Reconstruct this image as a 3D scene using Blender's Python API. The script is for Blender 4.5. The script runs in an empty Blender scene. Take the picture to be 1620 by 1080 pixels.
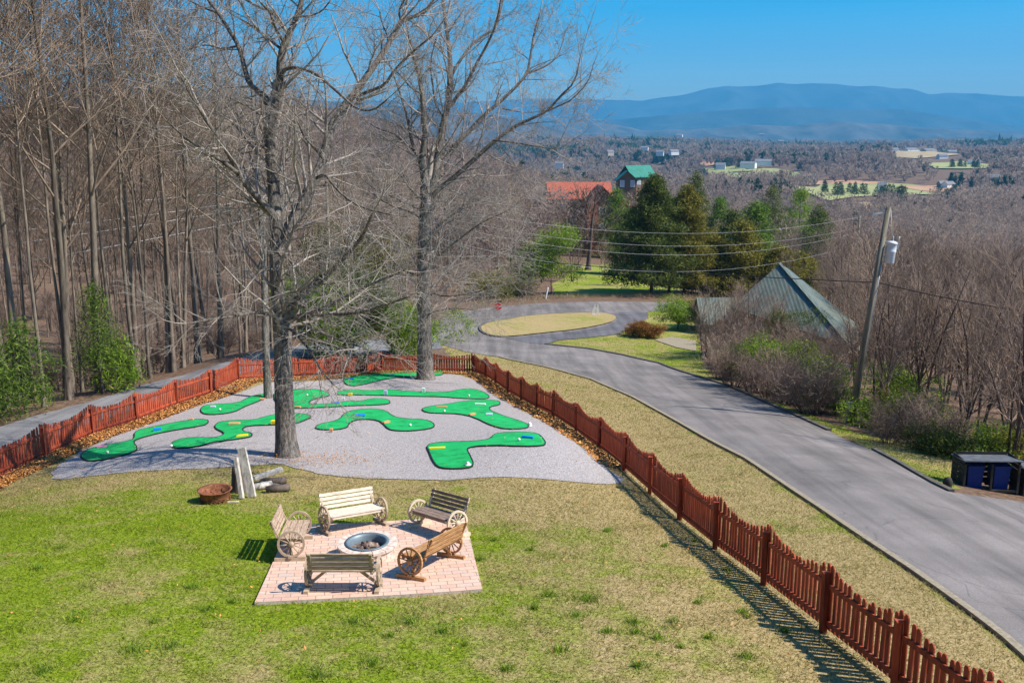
import bpy, math, random
import numpy as np
from mathutils import Vector, Matrix, noise as mnoise
from mathutils.geometry import delaunay_2d_cdt
SC = bpy.context.scene
COL = SC.collection
rng = np.random.default_rng(7)
random.seed(7)
# ------------------------------------------------------------ camera, sky, sun
F, PITCH, CAMZ = 1531.0, math.radians(12.33), 9.0
F0, K = 1060.0, 1531.0 / 1060.0                           # distances below are written for F0 and stretched by K
CP, SP = math.cos(PITCH), math.sin(PITCH)
cam = bpy.data.cameras.new("camera"); cam_o = bpy.data.objects.new("camera", cam); COL.objects.link(cam_o)
cam.sensor_width = 36; cam.lens = 36 * F / 1620; cam.clip_start = .1; cam.clip_end = 90000
cam_o.location = (0, 0, CAMZ); cam_o.rotation_euler = (math.pi / 2 - PITCH, 0, 0)
SC.camera = cam_o
SUN_EL = math.radians(47); SUN_AZ = math.radians(99)      # azimuth clockwise from +Y
w = bpy.data.worlds.new("World"); SC.world = w; w.use_nodes = True
nt = w.node_tree; bg = nt.nodes['Background']
sky = nt.nodes.new('ShaderNodeTexSky'); sky.sky_type = 'NISHITA'; sky.sun_disc = False
sky.sun_elevation = SUN_EL; sky.sun_rotation = SUN_AZ; sky.altitude = 400
sky.air_density = 1.0; sky.dust_density = 1.3; sky.ozone_density = 3.5
hs = nt.nodes.new('ShaderNodeHueSaturation'); hs.inputs['Saturation'].default_value = 2.1; hs.inputs['Hue'].default_value = .496
nt.links.new(sky.outputs[0], hs.inputs['Color']); nt.links.new(hs.outputs[0], bg.inputs['Color'])
bg.inputs['Strength'].default_value = .11
sun = bpy.data.lights.new("sun", 'SUN'); sun.energy = 5.0; sun.angle = math.radians(.5); sun.color = (1, .92, .80)
sun_o = bpy.data.objects.new("sun", sun); COL.objects.link(sun_o)
sd = Vector((math.cos(SUN_EL) * math.sin(SUN_AZ), math.cos(SUN_EL) * math.cos(SUN_AZ), math.sin(SUN_EL)))
sun_o.rotation_euler = (-sd).to_track_quat('-Z', 'Y').to_euler()
SC.view_settings.view_transform = 'Standard'; SC.view_settings.look = 'None'
SC.view_settings.exposure = .74; SC.view_settings.gamma = 1
SC.cycles.max_bounces = 6; SC.cycles.diffuse_bounces = 2; SC.cycles.transparent_max_bounces = 4
SC.cycles.volume_bounces = 0; SC.cycles.use_fast_gi = False

# ------------------------------------------------------------ materials
def new_mat(name):
    m = bpy.data.materials.new(name); m.use_nodes = True
    t = m.node_tree; b = t.nodes['Principled BSDF']
    b.inputs['Roughness'].default_value = .85
    if 'Specular IOR Level' in b.inputs: b.inputs['Specular IOR Level'].default_value = .25
    return m, t, b
def N(t, typ, **kw):
    n = t.nodes.new(typ)
    for k, v in kw.items(): setattr(n, k, v)
    return n
def pos(t, scale=(1, 1, 1), local=False):
    if local: src = N(t, 'ShaderNodeTexCoord').outputs['Object']
    else: src = N(t, 'ShaderNodeNewGeometry').outputs['Position']
    mp = N(t, 'ShaderNodeMapping'); mp.inputs['Scale'].default_value = scale
    t.links.new(src, mp.inputs['Vector']); return mp.outputs[0]
def noise(t, vec, scale, detail=4, rough=.6):
    n = N(t, 'ShaderNodeTexNoise'); n.inputs['Scale'].default_value = scale
    n.inputs['Detail'].default_value = detail; n.inputs['Roughness'].default_value = rough
    t.links.new(vec, n.inputs['Vector']); return n.outputs['Fac']
def ramp(t, fac, stops):
    r = N(t, 'ShaderNodeValToRGB'); e = r.color_ramp.elements
    while len(e) < len(stops): e.new(.5)
    for el, (p, c) in zip(e, stops):
        el.position = p; el.color = (*c, 1) if len(c) == 3 else c
    t.links.new(fac, r.inputs['Fac']); return r.outputs['Color']
def mix(t, fac, a, b, mode='MIX'):
    m = N(t, 'ShaderNodeMix', data_type='RGBA', blend_type=mode)
    for s, v in ((0, fac), (6, a), (7, b)):
        if hasattr(v, 'is_linked') or isinstance(v, bpy.types.NodeSocket): t.links.new(v, m.inputs[s])
        else: m.inputs[s].default_value = v if s == 0 else (*v, 1)
    return m.outputs[2]
def math_n(t, op, a, b=None, clamp=False):
    m = N(t, 'ShaderNodeMath', operation=op); m.use_clamp = clamp
    for i, v in enumerate((a, b)):
        if v is None: continue
        if isinstance(v, bpy.types.NodeSocket): t.links.new(v, m.inputs[i])
        else: m.inputs[i].default_value = v
    return m.outputs[0]
def bump(t, b, h, strength=.4, dist=.02):
    n = N(t, 'ShaderNodeBump'); n.inputs['Strength'].default_value = strength; n.inputs['Distance'].default_value = dist
    t.links.new(h, n.inputs['Height']); t.links.new(n.outputs[0], b.inputs['Normal'])
def noisy(name, c1, c2, scale=5, sc=(1, 1, 1), local=True, rough=.85, bmp=.3, dist=.01, c3=None, detail=5, objvar=0, spec=None, metal=0):
    m, t, b = new_mat(name); v = pos(t, sc, local)
    f = noise(t, v, scale, detail)
    st = [(.3, c1), (.7, c2)] if c3 is None else [(.3, c1), (.5, c2), (.7, c3)]
    c = ramp(t, f, st)
    if objvar:
        oi = N(t, 'ShaderNodeObjectInfo'); h = N(t, 'ShaderNodeHueSaturation')
        r = N(t, 'ShaderNodeMapRange'); r.inputs['To Min'].default_value = 1 - objvar; r.inputs['To Max'].default_value = 1 + objvar
        t.links.new(oi.outputs['Random'], r.inputs['Value']); t.links.new(r.outputs[0], h.inputs['Value'])
        t.links.new(c, h.inputs['Color']); c = h.outputs[0]
    t.links.new(c, b.inputs['Base Color']); b.inputs['Roughness'].default_value = rough
    b.inputs['Metallic'].default_value = metal
    if spec is not None: b.inputs['Specular IOR Level'].default_value = spec
    if bmp: bump(t, b, f, bmp, dist)
    return m
def plain(name, c, rough=.6, metal=0):
    return noisy(name, tuple(x * .9 for x in c), tuple(min(1, x * 1.08) for x in c), 8, rough=rough, bmp=.08, metal=metal)
M = {}
def lawn_col(t, v, dry=0.0):
    big = noise(t, v, .22, 5, .65); med = noise(t, v, 1.7, 5, .7); fin = noise(t, v, 16, 4, .75)
    g = ramp(t, fin, [(.3, (.045, .085, .002)), (.5, (.175, .25, .008)), (.72, (.37, .41, .04))])
    d = ramp(t, fin, [(.3, (.20, .14, .055)), (.55, (.42, .32, .15)), (.75, (.62, .51, .29))])
    s = math_n(t, 'ADD', math_n(t, 'MULTIPLY', big, 1.1), math_n(t, 'MULTIPLY', med, .9))
    at = N(t, 'ShaderNodeAttribute', attribute_name='zone'); sep = N(t, 'ShaderNodeSeparateColor')
    t.links.new(at.outputs['Color'], sep.inputs[0])
    s = math_n(t, 'ADD', s, math_n(t, 'MULTIPLY', sep.outputs[1], 1.0))
    f = N(t, 'ShaderNodeMapRange'); f.inputs['From Min'].default_value = 1.10; f.inputs['From Max'].default_value = 1.46
    t.links.new(s, f.inputs['Value'])
    ff = f.outputs[0]
    if dry: ff = math_n(t, 'ADD', ff, math_n(t, 'MULTIPLY', math_n(t, 'SUBTRACT', N(t, 'ShaderNodeNewGeometry').outputs['Random Per Island'], .5), .9), True)
    return mix(t, ff, g, d), sep, fin
# ground
m, t, b = new_mat('ground'); v = pos(t)
lc, sep, fin = lawn_col(t, v)
litter = ramp(t, noise(t, v, 5, 8, .75), [(.3, (.04, .028, .02)), (.48, (.14, .095, .065)), (.6, (.27, .18, .12)), (.75, (.42, .31, .21))])
litter = mix(t, ramp(t, noise(t, v, .07, 3), [(.4, (0, 0, 0)), (.65, (.3, .3, .3))]), litter, (.16, .08, .05))
edge = math_n(t, 'ADD', sep.outputs[0], math_n(t, 'MULTIPLY', math_n(t, 'SUBTRACT', noise(t, v, 2.5, 5, .7), .5), 1.1))
fe = N(t, 'ShaderNodeMapRange'); fe.inputs['From Min'].default_value = .42; fe.inputs['From Max'].default_value = .58
t.links.new(edge, fe.inputs['Value'])
c = mix(t, fe.outputs[0], lc, litter)
t.links.new(c, b.inputs['Base Color']); bump(t, b, fin, .8, .05); M['ground'] = m
b.inputs['Specular IOR Level'].default_value = .1
m, t, b = new_mat('grass'); v = pos(t); lc, sep, fin = lawn_col(t, v, 1)
rn = N(t, 'ShaderNodeNewGeometry').outputs['Random Per Island']
lc2 = mix(t, math_n(t, 'MULTIPLY', rn, .25), lc, (.20, .30, .04))
h = N(t, 'ShaderNodeHueSaturation'); t.links.new(lc2, h.inputs['Color'])
mr = N(t, 'ShaderNodeMapRange'); mr.inputs['To Min'].default_value = .75; mr.inputs['To Max'].default_value = 1.35
t.links.new(rn, mr.inputs['Value']); t.links.new(mr.outputs[0], h.inputs['Value'])
t.links.new(h.outputs[0], b.inputs['Base Color']); b.inputs['Specular IOR Level'].default_value = .1; M['grass'] = m
def translucent(t, b, col, f=.4):
    tr = N(t, 'ShaderNodeBsdfTranslucent'); ms = N(t, 'ShaderNodeMixShader'); ms.inputs[0].default_value = f
    t.links.new(col, tr.inputs[0]); t.links.new(b.outputs[0], ms.inputs[1]); t.links.new(tr.outputs[0], ms.inputs[2]); t.links.new(ms.outputs[0], t.nodes['Material Output'].inputs[0])
translucent(t, b, h.outputs[0], .45)
# gravel
m, t, b = new_mat('gravel'); v = pos(t)
vo = N(t, 'ShaderNodeTexVoronoi'); vo.inputs['Scale'].default_value = 26; t.links.new(v, vo.inputs['Vector'])
g1 = ramp(t, noise(t, v, 30, 5, .8), [(.35, (.09, .08, .075)), (.5, (.34, .312, .298)), (.64, (.76, .70, .67))])
g2 = mix(t, .45, g1, ramp(t, N(t, 'ShaderNodeSeparateColor').outputs[0], [(0, (.3,) * 3), (1, (.6,) * 3)]))
sp = t.nodes[-2] if False else None
hv = N(t, 'ShaderNodeSeparateColor'); t.links.new(vo.outputs['Color'], hv.inputs[0])
g3 = mix(t, .5, g1, ramp(t, hv.outputs[0], [(0, (.15, .135, .135)), (1, (.50, .46, .46))]))
leaf = ramp(t, noise(t, v, 9, 6, .8), [(.60, (0, 0, 0)), (.68, (.75, .75, .75))])
patch = ramp(t, noise(t, v, .5, 4), [(.42, (0, 0, 0)), (.62, (1, 1, 1))])
g4 = mix(t, mix(t, 1, leaf, patch, 'MULTIPLY'), g3, (.30, .17, .10))
t.links.new(g4, b.inputs['Base Color']); bump(t, b, vo.outputs['Distance'], .5, .02); M['gravel'] = m
# asphalt
def asphalt(name, lo, hi, track=True):
    m, t, b = new_mat(name); v = pos(t)
    a = ramp(t, noise(t, v, 40, 4, .8), [(.35, lo), (.65, hi)])
    k = ramp(t, noise(t, v, .35, 5, .6), [(.3, (.70,) * 3), (.7, (1.15,) * 3)])
    a = mix(t, 1, a, k, 'MULTIPLY')
    v2 = pos(t, (1.1, .06, .1)); k2 = ramp(t, noise(t, v2, 1.3, 4, .6), [(.35, (.70,) * 3), (.6, (1.08,) * 3)])  # tyre streaks, deepened to stand in for overhead wire shadows too
    if track: a = mix(t, 1, a, k2, 'MULTIPLY')
    vo = N(t, 'ShaderNodeTexVoronoi', feature='DISTANCE_TO_EDGE'); vo.inputs['Scale'].default_value = .22
    wv = N(t, 'ShaderNodeVectorMath', operation='ADD'); nn = N(t, 'ShaderNodeTexNoise'); nn.inputs['Scale'].default_value = .8
    t.links.new(v, nn.inputs['Vector']); t.links.new(v, wv.inputs[0]); t.links.new(nn.outputs['Color'], wv.inputs[1])
    t.links.new(wv.outputs[0], vo.inputs['Vector'])
    cr = ramp(t, vo.outputs['Distance'], [(.0, (.45,) * 3), (.006, (1,) * 3)])
    if track: a = mix(t, .55, a, cr, 'MULTIPLY')  # cracks, darkened along with the streaks for the wire shadows
    t.links.new(a, b.inputs['Base Color']); bump(t, b, noise(t, v, 60, 3), .3, .01); return m
M['asphalt'] = asphalt('asphalt', (.145, .130, .122), (.285, .255, .238))
M['asphalt_dark'] = asphalt('asphalt_dark', (.10, .095, .10), (.20, .19, .20))
M['asphalt_drive'] = asphalt('asphalt_drive', (.17, .17, .175), (.29, .285, .295))
M['concrete'] = noisy('concrete', (.22, .18, .12), (.38, .33, .24), 12, local=False)
M['kerb_dark'] = noisy('kerb_dark', (.07, .065, .055), (.16, .145, .12), 6, local=False)
M['litter'] = None
m, t, b = new_mat('leaf'); rn = N(t, 'ShaderNodeNewGeometry').outputs['Random Per Island']
t.links.new(ramp(t, rn, [(0, (.12, .05, .02)), (.35, (.36, .14, .03)), (.75, (.60, .27, .07)), (1, (.72, .42, .17))]), b.inputs['Base Color']); M['leaf'] = m
# pavers
m, t, b = new_mat('paver'); 
uvn = N(t, 'ShaderNodeTexCoord'); mp = N(t, 'ShaderNodeMapping'); t.links.new(uvn.outputs['Object'], mp.inputs['Vector'])
br = N(t, 'ShaderNodeTexBrick'); br.inputs['Scale'].default_value = 1; br.inputs['Mortar Size'].default_value = .009
br.inputs['Brick Width'].default_value = .30; br.inputs['Row Height'].default_value = .2; br.inputs['Bias'].default_value = -.1
br.inputs['Color1'].default_value = (0, 0, 0, 1); br.inputs['Color2'].default_value = (1, 1, 1, 1); br.inputs['Mortar'].default_value = (0, 0, 0, 1)
t.links.new(mp.outputs[0], br.inputs['Vector'])
pc = ramp(t, br.outputs['Color'], [(0, (.52, .25, .16)), (.3, (.70, .40, .27)), (.55, (.66, .47, .34)), (.78, (.50, .40, .33)), (1, (.30, .33, .37))])
pc = mix(t, .5, pc, ramp(t, noise(t, mp.outputs[0], 1.3, 5, .7), [(.33, (.33, .34, .36)), (.45, (.60, .38, .27)), (.55, (.70, .44, .31)), (.7, (.78, .58, .44))]))
pc = mix(t, br.outputs['Fac'], pc, (.13, .085, .06))
pc = mix(t, .35, pc, ramp(t, noise(t, mp.outputs[0], 30, 4, .7), [(.3, (.4, .3, .25)), (.7, (.9, .72, .6))]))
t.links.new(pc, b.inputs['Base Color']); M['paver'] = m
# bark etc
M['bark'] = noisy('bark', (.045, .038, .032), (.17, .148, .128), 9, (1, 1, .18), True, bmp=1, dist=.06, c3=(.30, .27, .24))
M['bark_forest'] = noisy('bark_forest', (.075, .06, .047), (.27, .22, .17), 6, (1, 1, .2), True, bmp=.7, dist=.04, objvar=.3)
m, t, b = new_mat('bark'); v = pos(t, (1, 1, .14), True); f1 = noise(t, v, 13, 6, .75)
t.links.new(mix(t, .35, ramp(t, f1, [(.38, (.02, .016, .013)), (.5, (.15, .125, .105)), (.62, (.36, .32, .275))]), ramp(t, noise(t, pos(t, (1, 1, .5), True), 2.2, 4), [(.35, (.05, .045, .04)), (.65, (.30, .28, .25))])), b.inputs['Base Color'])
bump(t, b, f1, 1, .08); M['bark'] = m
M['twig'] = noisy('twig', (.18, .13, .095), (.37, .28, .21), 2.5, bmp=0, objvar=.2)
M['twig_hero'] = noisy('twig_hero', (.20, .17, .15), (.44, .39, .345), 1.5, bmp=0)
M['twig_red'] = noisy('twig_red', (.16, .115, .09), (.37, .275, .215), 1.5, bmp=0, objvar=.22)
M['bark_dark'] = noisy('bark_dark', (.045, .035, .03), (.15, .12, .10), 6, (1, 1, .2), bmp=.6, dist=.03, objvar=.2)
def foliage(name, a, b_, c_, objvar=.12):
    m, t, b = new_mat(name); rn = N(t, 'ShaderNodeNewGeometry').outputs['Random Per Island']
    v = pos(t, (1, 1, 1), True); k = noise(t, v, .9, 3)
    s = math_n(t, 'ADD', math_n(t, 'MULTIPLY', rn, .55), math_n(t, 'MULTIPLY', k, .6))
    c = ramp(t, s, [(.25, a), (.55, b_), (.9, c_)])
    oi = N(t, 'ShaderNodeObjectInfo'); h = N(t, 'ShaderNodeHueSaturation'); r = N(t, 'ShaderNodeMapRange')
    r.inputs['To Min'].default_value = 1 - objvar; r.inputs['To Max'].default_value = 1 + objvar
    t.links.new(oi.outputs['Random'], r.inputs['Value']); t.links.new(r.outputs[0], h.inputs['Value']); t.links.new(c, h.inputs['Color'])
    t.links.new(h.outputs[0], b.inputs['Base Color']); b.inputs['Roughness'].default_value = .7; translucent(t, b, h.outputs[0], .35)
    return m
M['fol_dark'] = foliage('fol_dark', (.035, .055, .012), (.09, .125, .022), (.22, .25, .045))
M['fol_olive'] = foliage('fol_olive', (.07, .075, .014), (.18, .17, .022), (.34, .28, .04))
M['fol_bright'] = foliage('fol_bright', (.07, .13, .012), (.18, .30, .02), (.36, .48, .05))
M['fol_pine'] = foliage('fol_pine', (.04, .08, .012), (.11, .19, .022), (.24, .34, .045))
M['fol_rust'] = foliage('fol_rust', (.13, .05, .015), (.30, .13, .03), (.45, .26, .06))
M['fol_far'] = foliage('fol_far', (.02, .04, .018), (.045, .08, .03), (.08, .12, .04))
m, t, b = new_mat('far_bare'); rn = N(t, 'ShaderNodeNewGeometry').outputs['Random Per Island']
kk = noise(t, pos(t), .006, 4, .7)
t.links.new(mix(t, .5, ramp(t, rn, [(0, (.22, .155, .12)), (.5, (.34, .25, .20)), (1, (.48, .37, .30))]), ramp(t, kk, [(.35, (.24, .17, .15)), (.65, (.42, .34, .26))])), b.inputs['Base Color']); translucent(t, b, b.inputs['Base Color'].links[0].from_socket, .5); M['far_bare'] = m
M['paint_red'] = noisy('paint_red', (.16, .030, .014), (.34, .062, .027), 3, (3, 3, .6), rough=.7, bmp=.4, dist=.004, c3=(.44, .10, .045), objvar=.26)
M['wood_pale'] = noisy('wood_pale', (.44, .36, .27), (.66, .57, .45), 5, (1, 6, 6), rough=.8, bmp=.3, dist=.003, c3=(.78, .72, .61))
M['wood_grey'] = noisy('wood_grey', (.25, .165, .11), (.42, .30, .21), 5, (1, 6, 6), rough=.8, bmp=.4, dist=.003, c3=(.60, .49, .36))
M['wood_dark'] = noisy('wood_dark', (.10, .07, .058), (.24, .175, .14), 5, (1, 6, 6), rough=.8, bmp=.4, dist=.003, c3=(.34, .26, .21))
M['wood_brown'] = noisy('wood_brown', (.22, .10, .04), (.42, .22, .09), 5, (1, 6, 6), rough=.7, bmp=.3, dist=.003, c3=(.55, .33, .16))
M['timber'] = noisy('timber', (.22, .20, .17), (.48, .44, .39), 3, (6, 6, 1), rough=.9, bmp=.6, dist=.006, c3=(.66, .62, .55))
M['wheel_pale'] = noisy('wheel_pale', (.50, .40, .27), (.72, .61, .45), 6, bmp=.2)
M['wheel_grey'] = noisy('wheel_grey', (.30, .22, .15), (.52, .41, .29), 6, bmp=.2)
M['green'] = noisy('green', (.003, .22, .05), (.008, .38, .10), 2.2, local=False, rough=.9, bmp=.5, dist=.01, c3=(.012, .44, .12), detail=8)
M['edging'] = plain('edging', (.02, .025, .02), .5)
M['rust'] = noisy('rust', (.08, .03, .018), (.20, .075, .035), 14, rough=.85, c3=(.30, .13, .07), bmp=.6)
M['steel'] = plain('steel', (.17, .22, .25), .5, .3)
M['ash'] = noisy('ash', (.04, .03, .025), (.20, .13, .10), 9, rough=1, c3=(.45, .38, .33))
M['block'] = noisy('block', (.42, .32, .26), (.64, .52, .44), 10, bmp=.7, c3=(.75, .64, .55))
M['white'] = plain('white', (.80, .80, .78)); M['red'] = plain('red', (.70, .01, .03), .4)
M['yellow'] = plain('yellow', (.85, .62, .02)); M['orange'] = plain('orange', (.75, .33, .16)); M['blue'] = plain('blue', (.01, .22, .68))
M['pink'] = plain('pink', (.62, .25, .42)); M['lavender'] = plain('lavender', (.55, .55, .72)); M['galv'] = plain('galv', (.42, .44, .45), .45, .5)
M['pole'] = noisy('pole', (.08, .075, .055), (.19, .175, .135), 4, (3, 3, .3), bmp=.6, dist=.01, c3=(.28, .26, .21))
M['xfmr'] = plain('xfmr', (.62, .66, .70), .4); M['black'] = plain('black', (.015, .015, .016), .5)
M['wire'] = plain('wire', (.50, .50, .50), .5); M['cable'] = plain('cable', (.03, .03, .03), .5)
M['roof_red'] = noisy('roof_red', (.24, .065, .04), (.50, .15, .095), 2.5, (1, 1, 4), bmp=.4)
M['roof_teal'] = noisy('roof_teal', (.02, .17, .125), (.04, .24, .18), 1, bmp=.2, rough=.5)
M['wall_brick'] = noisy('wall_brick', (.34, .14, .085), (.46, .21, .13), 3, bmp=.2)
M['wall_log'] = noisy('wall_log', (.12, .075, .05), (.24, .16, .11), 1.5, (.3, .3, 5), bmp=.4)
M['wall_white'] = plain('wall_white', (.75, .75, .74)); M['wall_tan'] = plain('wall_tan', (.48, .40, .32))
M['roof_grey'] = noisy('roof_grey', (.14, .14, .15), (.24, .24, .26), 2); M['glass'] = plain('glass', (.05, .07, .09), .15)
M['glass_pale'] = plain('glass_pale', (.42, .48, .55), .3)
M['bin_blue'] = plain('bin_blue', (.006, .035, .20), .45); M['crate_dark'] = noisy('crate_dark', (.02, .02, .018), (.06, .055, .045), 6)
M['plastic_top'] = noisy('plastic_top', (.07, .075, .085), (.14, .15, .17), 4)
# standing seam roof
m, t, b = new_mat('roof_green'); tc = N(t, 'ShaderNodeTexCoord')
wv = N(t, 'ShaderNodeTexWave'); wv.bands_direction = 'X'; wv.inputs['Scale'].default_value = 1.1; wv.inputs['Distortion'].default_value = 0
t.links.new(tc.outputs['Object'], wv.inputs['Vector'])
rc = ramp(t, noise(t, tc.outputs['Object'], 1.2, 4), [(.3, (.10, .125, .105)), (.7, (.165, .195, .165))])
t.links.new(mix(t, ramp(t, wv.outputs['Fac'], [(.85, (0, 0, 0)), (.97, (.5, .5, .5))]), rc, (.07, .09, .075)), b.inputs['Base Color'])
b.inputs['Roughness'].default_value = .5; bump(t, b, wv.outputs['Fac'], .3, .05); M['roof_green'] = m
for nm, c1, c2 in (('field_green', (.25, .27, .09), (.38, .38, .15)), ('field_tan', (.34, .25, .13), (.46, .36, .20)), ('dirt_red', (.40, .22, .12), (.52, .32, .19)), ('meadow', (.11, .19, .02), (.26, .32, .06))):
    M[nm] = noisy(nm, c1, c2, .03 if nm != 'meadow' else .6, local=False, bmp=0)

# ------------------------------------------------------------ object helpers
def tag(o, label=None, cat=None, group=None, kind=None):
    if label: o['label'] = label
    if cat: o['category'] = cat
    if group: o['group'] = group
    if kind: o['kind'] = kind
    return o
def thing(name, label, cat, loc=(0, 0, 0), rz=0, group=None):
    o = bpy.data.objects.new(name, None); COL.objects.link(o); o.empty_display_size = .3
    o.location = loc; o.rotation_euler = (0, 0, rz)
    return tag(o, label, cat, group)
def copy_tree(o, parent=None):
    c = o.copy(); COL.objects.link(c); c.parent = parent
    for ch in list(o.children): copy_tree(ch, c)
    return c
class MB:
    def __init__(s): s.v = []; s.f = []; s.n = 0; s.sm = []
    def add(s, v, f, smooth=False):
        v = np.asarray(v, float).reshape(-1, 3); s.v.append(v)
        for q in f: s.f.append(tuple(i + s.n for i in q)); s.sm.append(smooth)
        s.n += len(v); return s
    def box(s, c, d, R=None, taper=1.0):
        x, y, z = (k / 2 for k in d)
        v = np.array([(sx * x * (taper if sz > 0 else 1), sy * y * (taper if sz > 0 else 1), sz * z) for sz in (-1, 1) for sy in (-1, 1) for sx in (-1, 1)])
        if R is not None: v = v @ np.array(R).T
        return s.add(v + np.array(c), [(0, 2, 3, 1), (4, 5, 7, 6), (0, 1, 5, 4), (2, 6, 7, 3), (0, 4, 6, 2), (1, 3, 7, 5)])
    def beam(s, a, b, w, h, up=(0, 0, 1)):
        a = np.array(a, float); b = np.array(b, float); d = b - a; L = np.linalg.norm(d); d /= L
        up = np.array(up, float); x = np.cross(up, d)
        if np.linalg.norm(x) < 1e-4: x = np.cross((1, 0, 0), d)
        x /= np.linalg.norm(x); y = np.cross(d, x)
        return s.box((a + b) / 2, (w, h, L), np.stack([x, y, d], 1))
    def tube(s, pts, rad, n=6, caps=True):
        P = np.asarray(pts, float); k = len(P); rad = np.broadcast_to(rad, (k,))
        T = np.gradient(P, axis=0); T /= np.linalg.norm(T, axis=1)[:, None] + 1e-9
        ref = np.array((1., .02, .01)) if abs(T[0][0]) < .8 else np.array((.01, 1., .02))
        U = np.cross(T, ref); U /= np.linalg.norm(U, axis=1)[:, None] + 1e-9; V = np.cross(T, U)
        a = np.arange(n) * 2 * math.pi / n
        R = P[:, None, :] + rad[:, None, None] * (np.cos(a)[None, :, None] * U[:, None, :] + np.sin(a)[None, :, None] * V[:, None, :])
        f = [(i * n + j, i * n + (j + 1) % n, (i + 1) * n + (j + 1) % n, (i + 1) * n + j) for i in range(k - 1) for j in range(n)]
        if caps: f += [tuple(range(n))[::-1], tuple(range((k - 1) * n, k * n))]
        return s.add(R, f, True)
    def lathe(s, c, prof, n=16, R=None):
        a = np.arange(n) * 2 * math.pi / n
        v = np.array([(r * math.cos(t), r * math.sin(t), z) for r, z in prof for t in a])
        if R is not None: v = v @ np.array(R).T
        k = len(prof)
        f = [(i * n + j, i * n + (j + 1) % n, (i + 1) * n + (j + 1) % n, (i + 1) * n + j) for i in range(k - 1) for j in range(n)]
        return s.add(v + np.array(c), f, True)
    def prism(s, poly, z0, z1):
        n = len(poly); v = [(x, y, z0) for x, y in poly] + [(x, y, z1) for x, y in poly]
        f = [tuple(range(n))[::-1], tuple(range(n, 2 * n))] + [(i, (i + 1) % n, n + (i + 1) % n, n + i) for i in range(n)]
        return s.add(v, f)
    def mesh(s, name):
        me = bpy.data.meshes.new(name)
        V = np.concatenate(s.v) if s.v else np.zeros((0, 3))
        ls = np.array([len(q) for q in s.f]); idx = np.fromiter((i for q in s.f for i in q), dtype=np.int32)
        return fill(me, V, idx, ls, s.sm)
    def build(s, name, mat, parent=None, loc=None):
        return link(name, s.mesh(name), mat, parent, loc)
def fill(me, V, idx, ls, sm=None):
    me.vertices.add(len(V)); me.vertices.foreach_set('co', V.astype(np.float32).ravel())
    me.loops.add(len(idx)); me.loops.foreach_set('vertex_index', idx.astype(np.int32))
    me.polygons.add(len(ls)); st = np.concatenate([[0], np.cumsum(ls)[:-1]]).astype(np.int32)
    me.polygons.foreach_set('loop_start', st)
    if sm is not None: me.polygons.foreach_set('use_smooth', np.array(sm, dtype=bool))
    me.update(calc_edges=True); return me
def link(name, me, mat, parent=None, loc=None):
    o = bpy.data.objects.new(name, me); COL.objects.link(o)
    if mat is not None and not me.materials: me.materials.append(M[mat] if isinstance(mat, str) else mat)
    if parent is not None: o.parent = parent
    if loc is not None: o.location = loc
    return o
def tris_obj(name, V, mat, parent=None):              # V: (n,3,3) triangles
    n = len(V); me = bpy.data.meshes.new(name)
    fill(me, V.reshape(-1, 3), np.arange(3 * n), np.full(n, 3)); return link(name, me, mat, parent)

# ------------------------------------------------------------ terrain
def coef(v): return K * (SP + (v - 540) / F * CP)
def uvr(u, v, z):
    yd = (v - 540) / F * z
    return ((u - 810) * z / F, z * CP - yd * SP, CAMZ - (z * SP + yd * CP))
def uvz(u, v, z): return uvr(u, v, z * K)
def xzh(X, z, h): return (X, (z * K - h * SP) / CP, CAMZ - h)
CTL = []
for v in (1080, 980, 880, 800, 740, 700):
    z = 5.735 / (coef(v) - .205)
    for u in ((-100, 350, 760, 1000) if v > 800 else (350, 700, 900)): CTL.append(uvz(u, v, z))
for u, v, z in [(70, 723, 24), (147, 689, 26.2), (217, 666, 28.2), (280, 642, 30.2), (334, 624, 32.2), (378, 604, 34.5), (533, 595, 38.5), (605, 588, 40.3), (749, 590, 41), (-20, 765, 21.8),
    (949, 712, 24), (1075, 823, 16.8), (1028, 780, 19), (848, 647, 30.8), (1208, 925, 13.1), (1417, 1085, 9.9),
    (1590, 1010, 11.3), (1180, 725, 22.9), (1085, 675, 27.7), (1000, 628, 34.2), (935, 600, 39.7), (860, 580, 44), (790, 565, 48.2),
    (1300, 680, 29), (1150, 610, 40.3), (1043, 575, 49), (1500, 775, 20.8), (1345, 670, 31), (1540, 770, 22.3),
    (788, 517, 62), (860, 497, 69), (850, 480, 76.5), (1050, 478, 77), (1050, 467, 83), (930, 430, 109), (930, 400, 147),
    (1200, 530, 58), (1100, 560, 52), (1620, 720, 28), (1640, 850, 17), (1750, 1000, 12),
    (70, 652, 29.3), (0, 672, 27.5), (289, 593, 36), (413, 556, 43), (690, 520, 60), (690, 548, 51)]:
    CTL.append(uvz(u, v, z))
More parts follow.
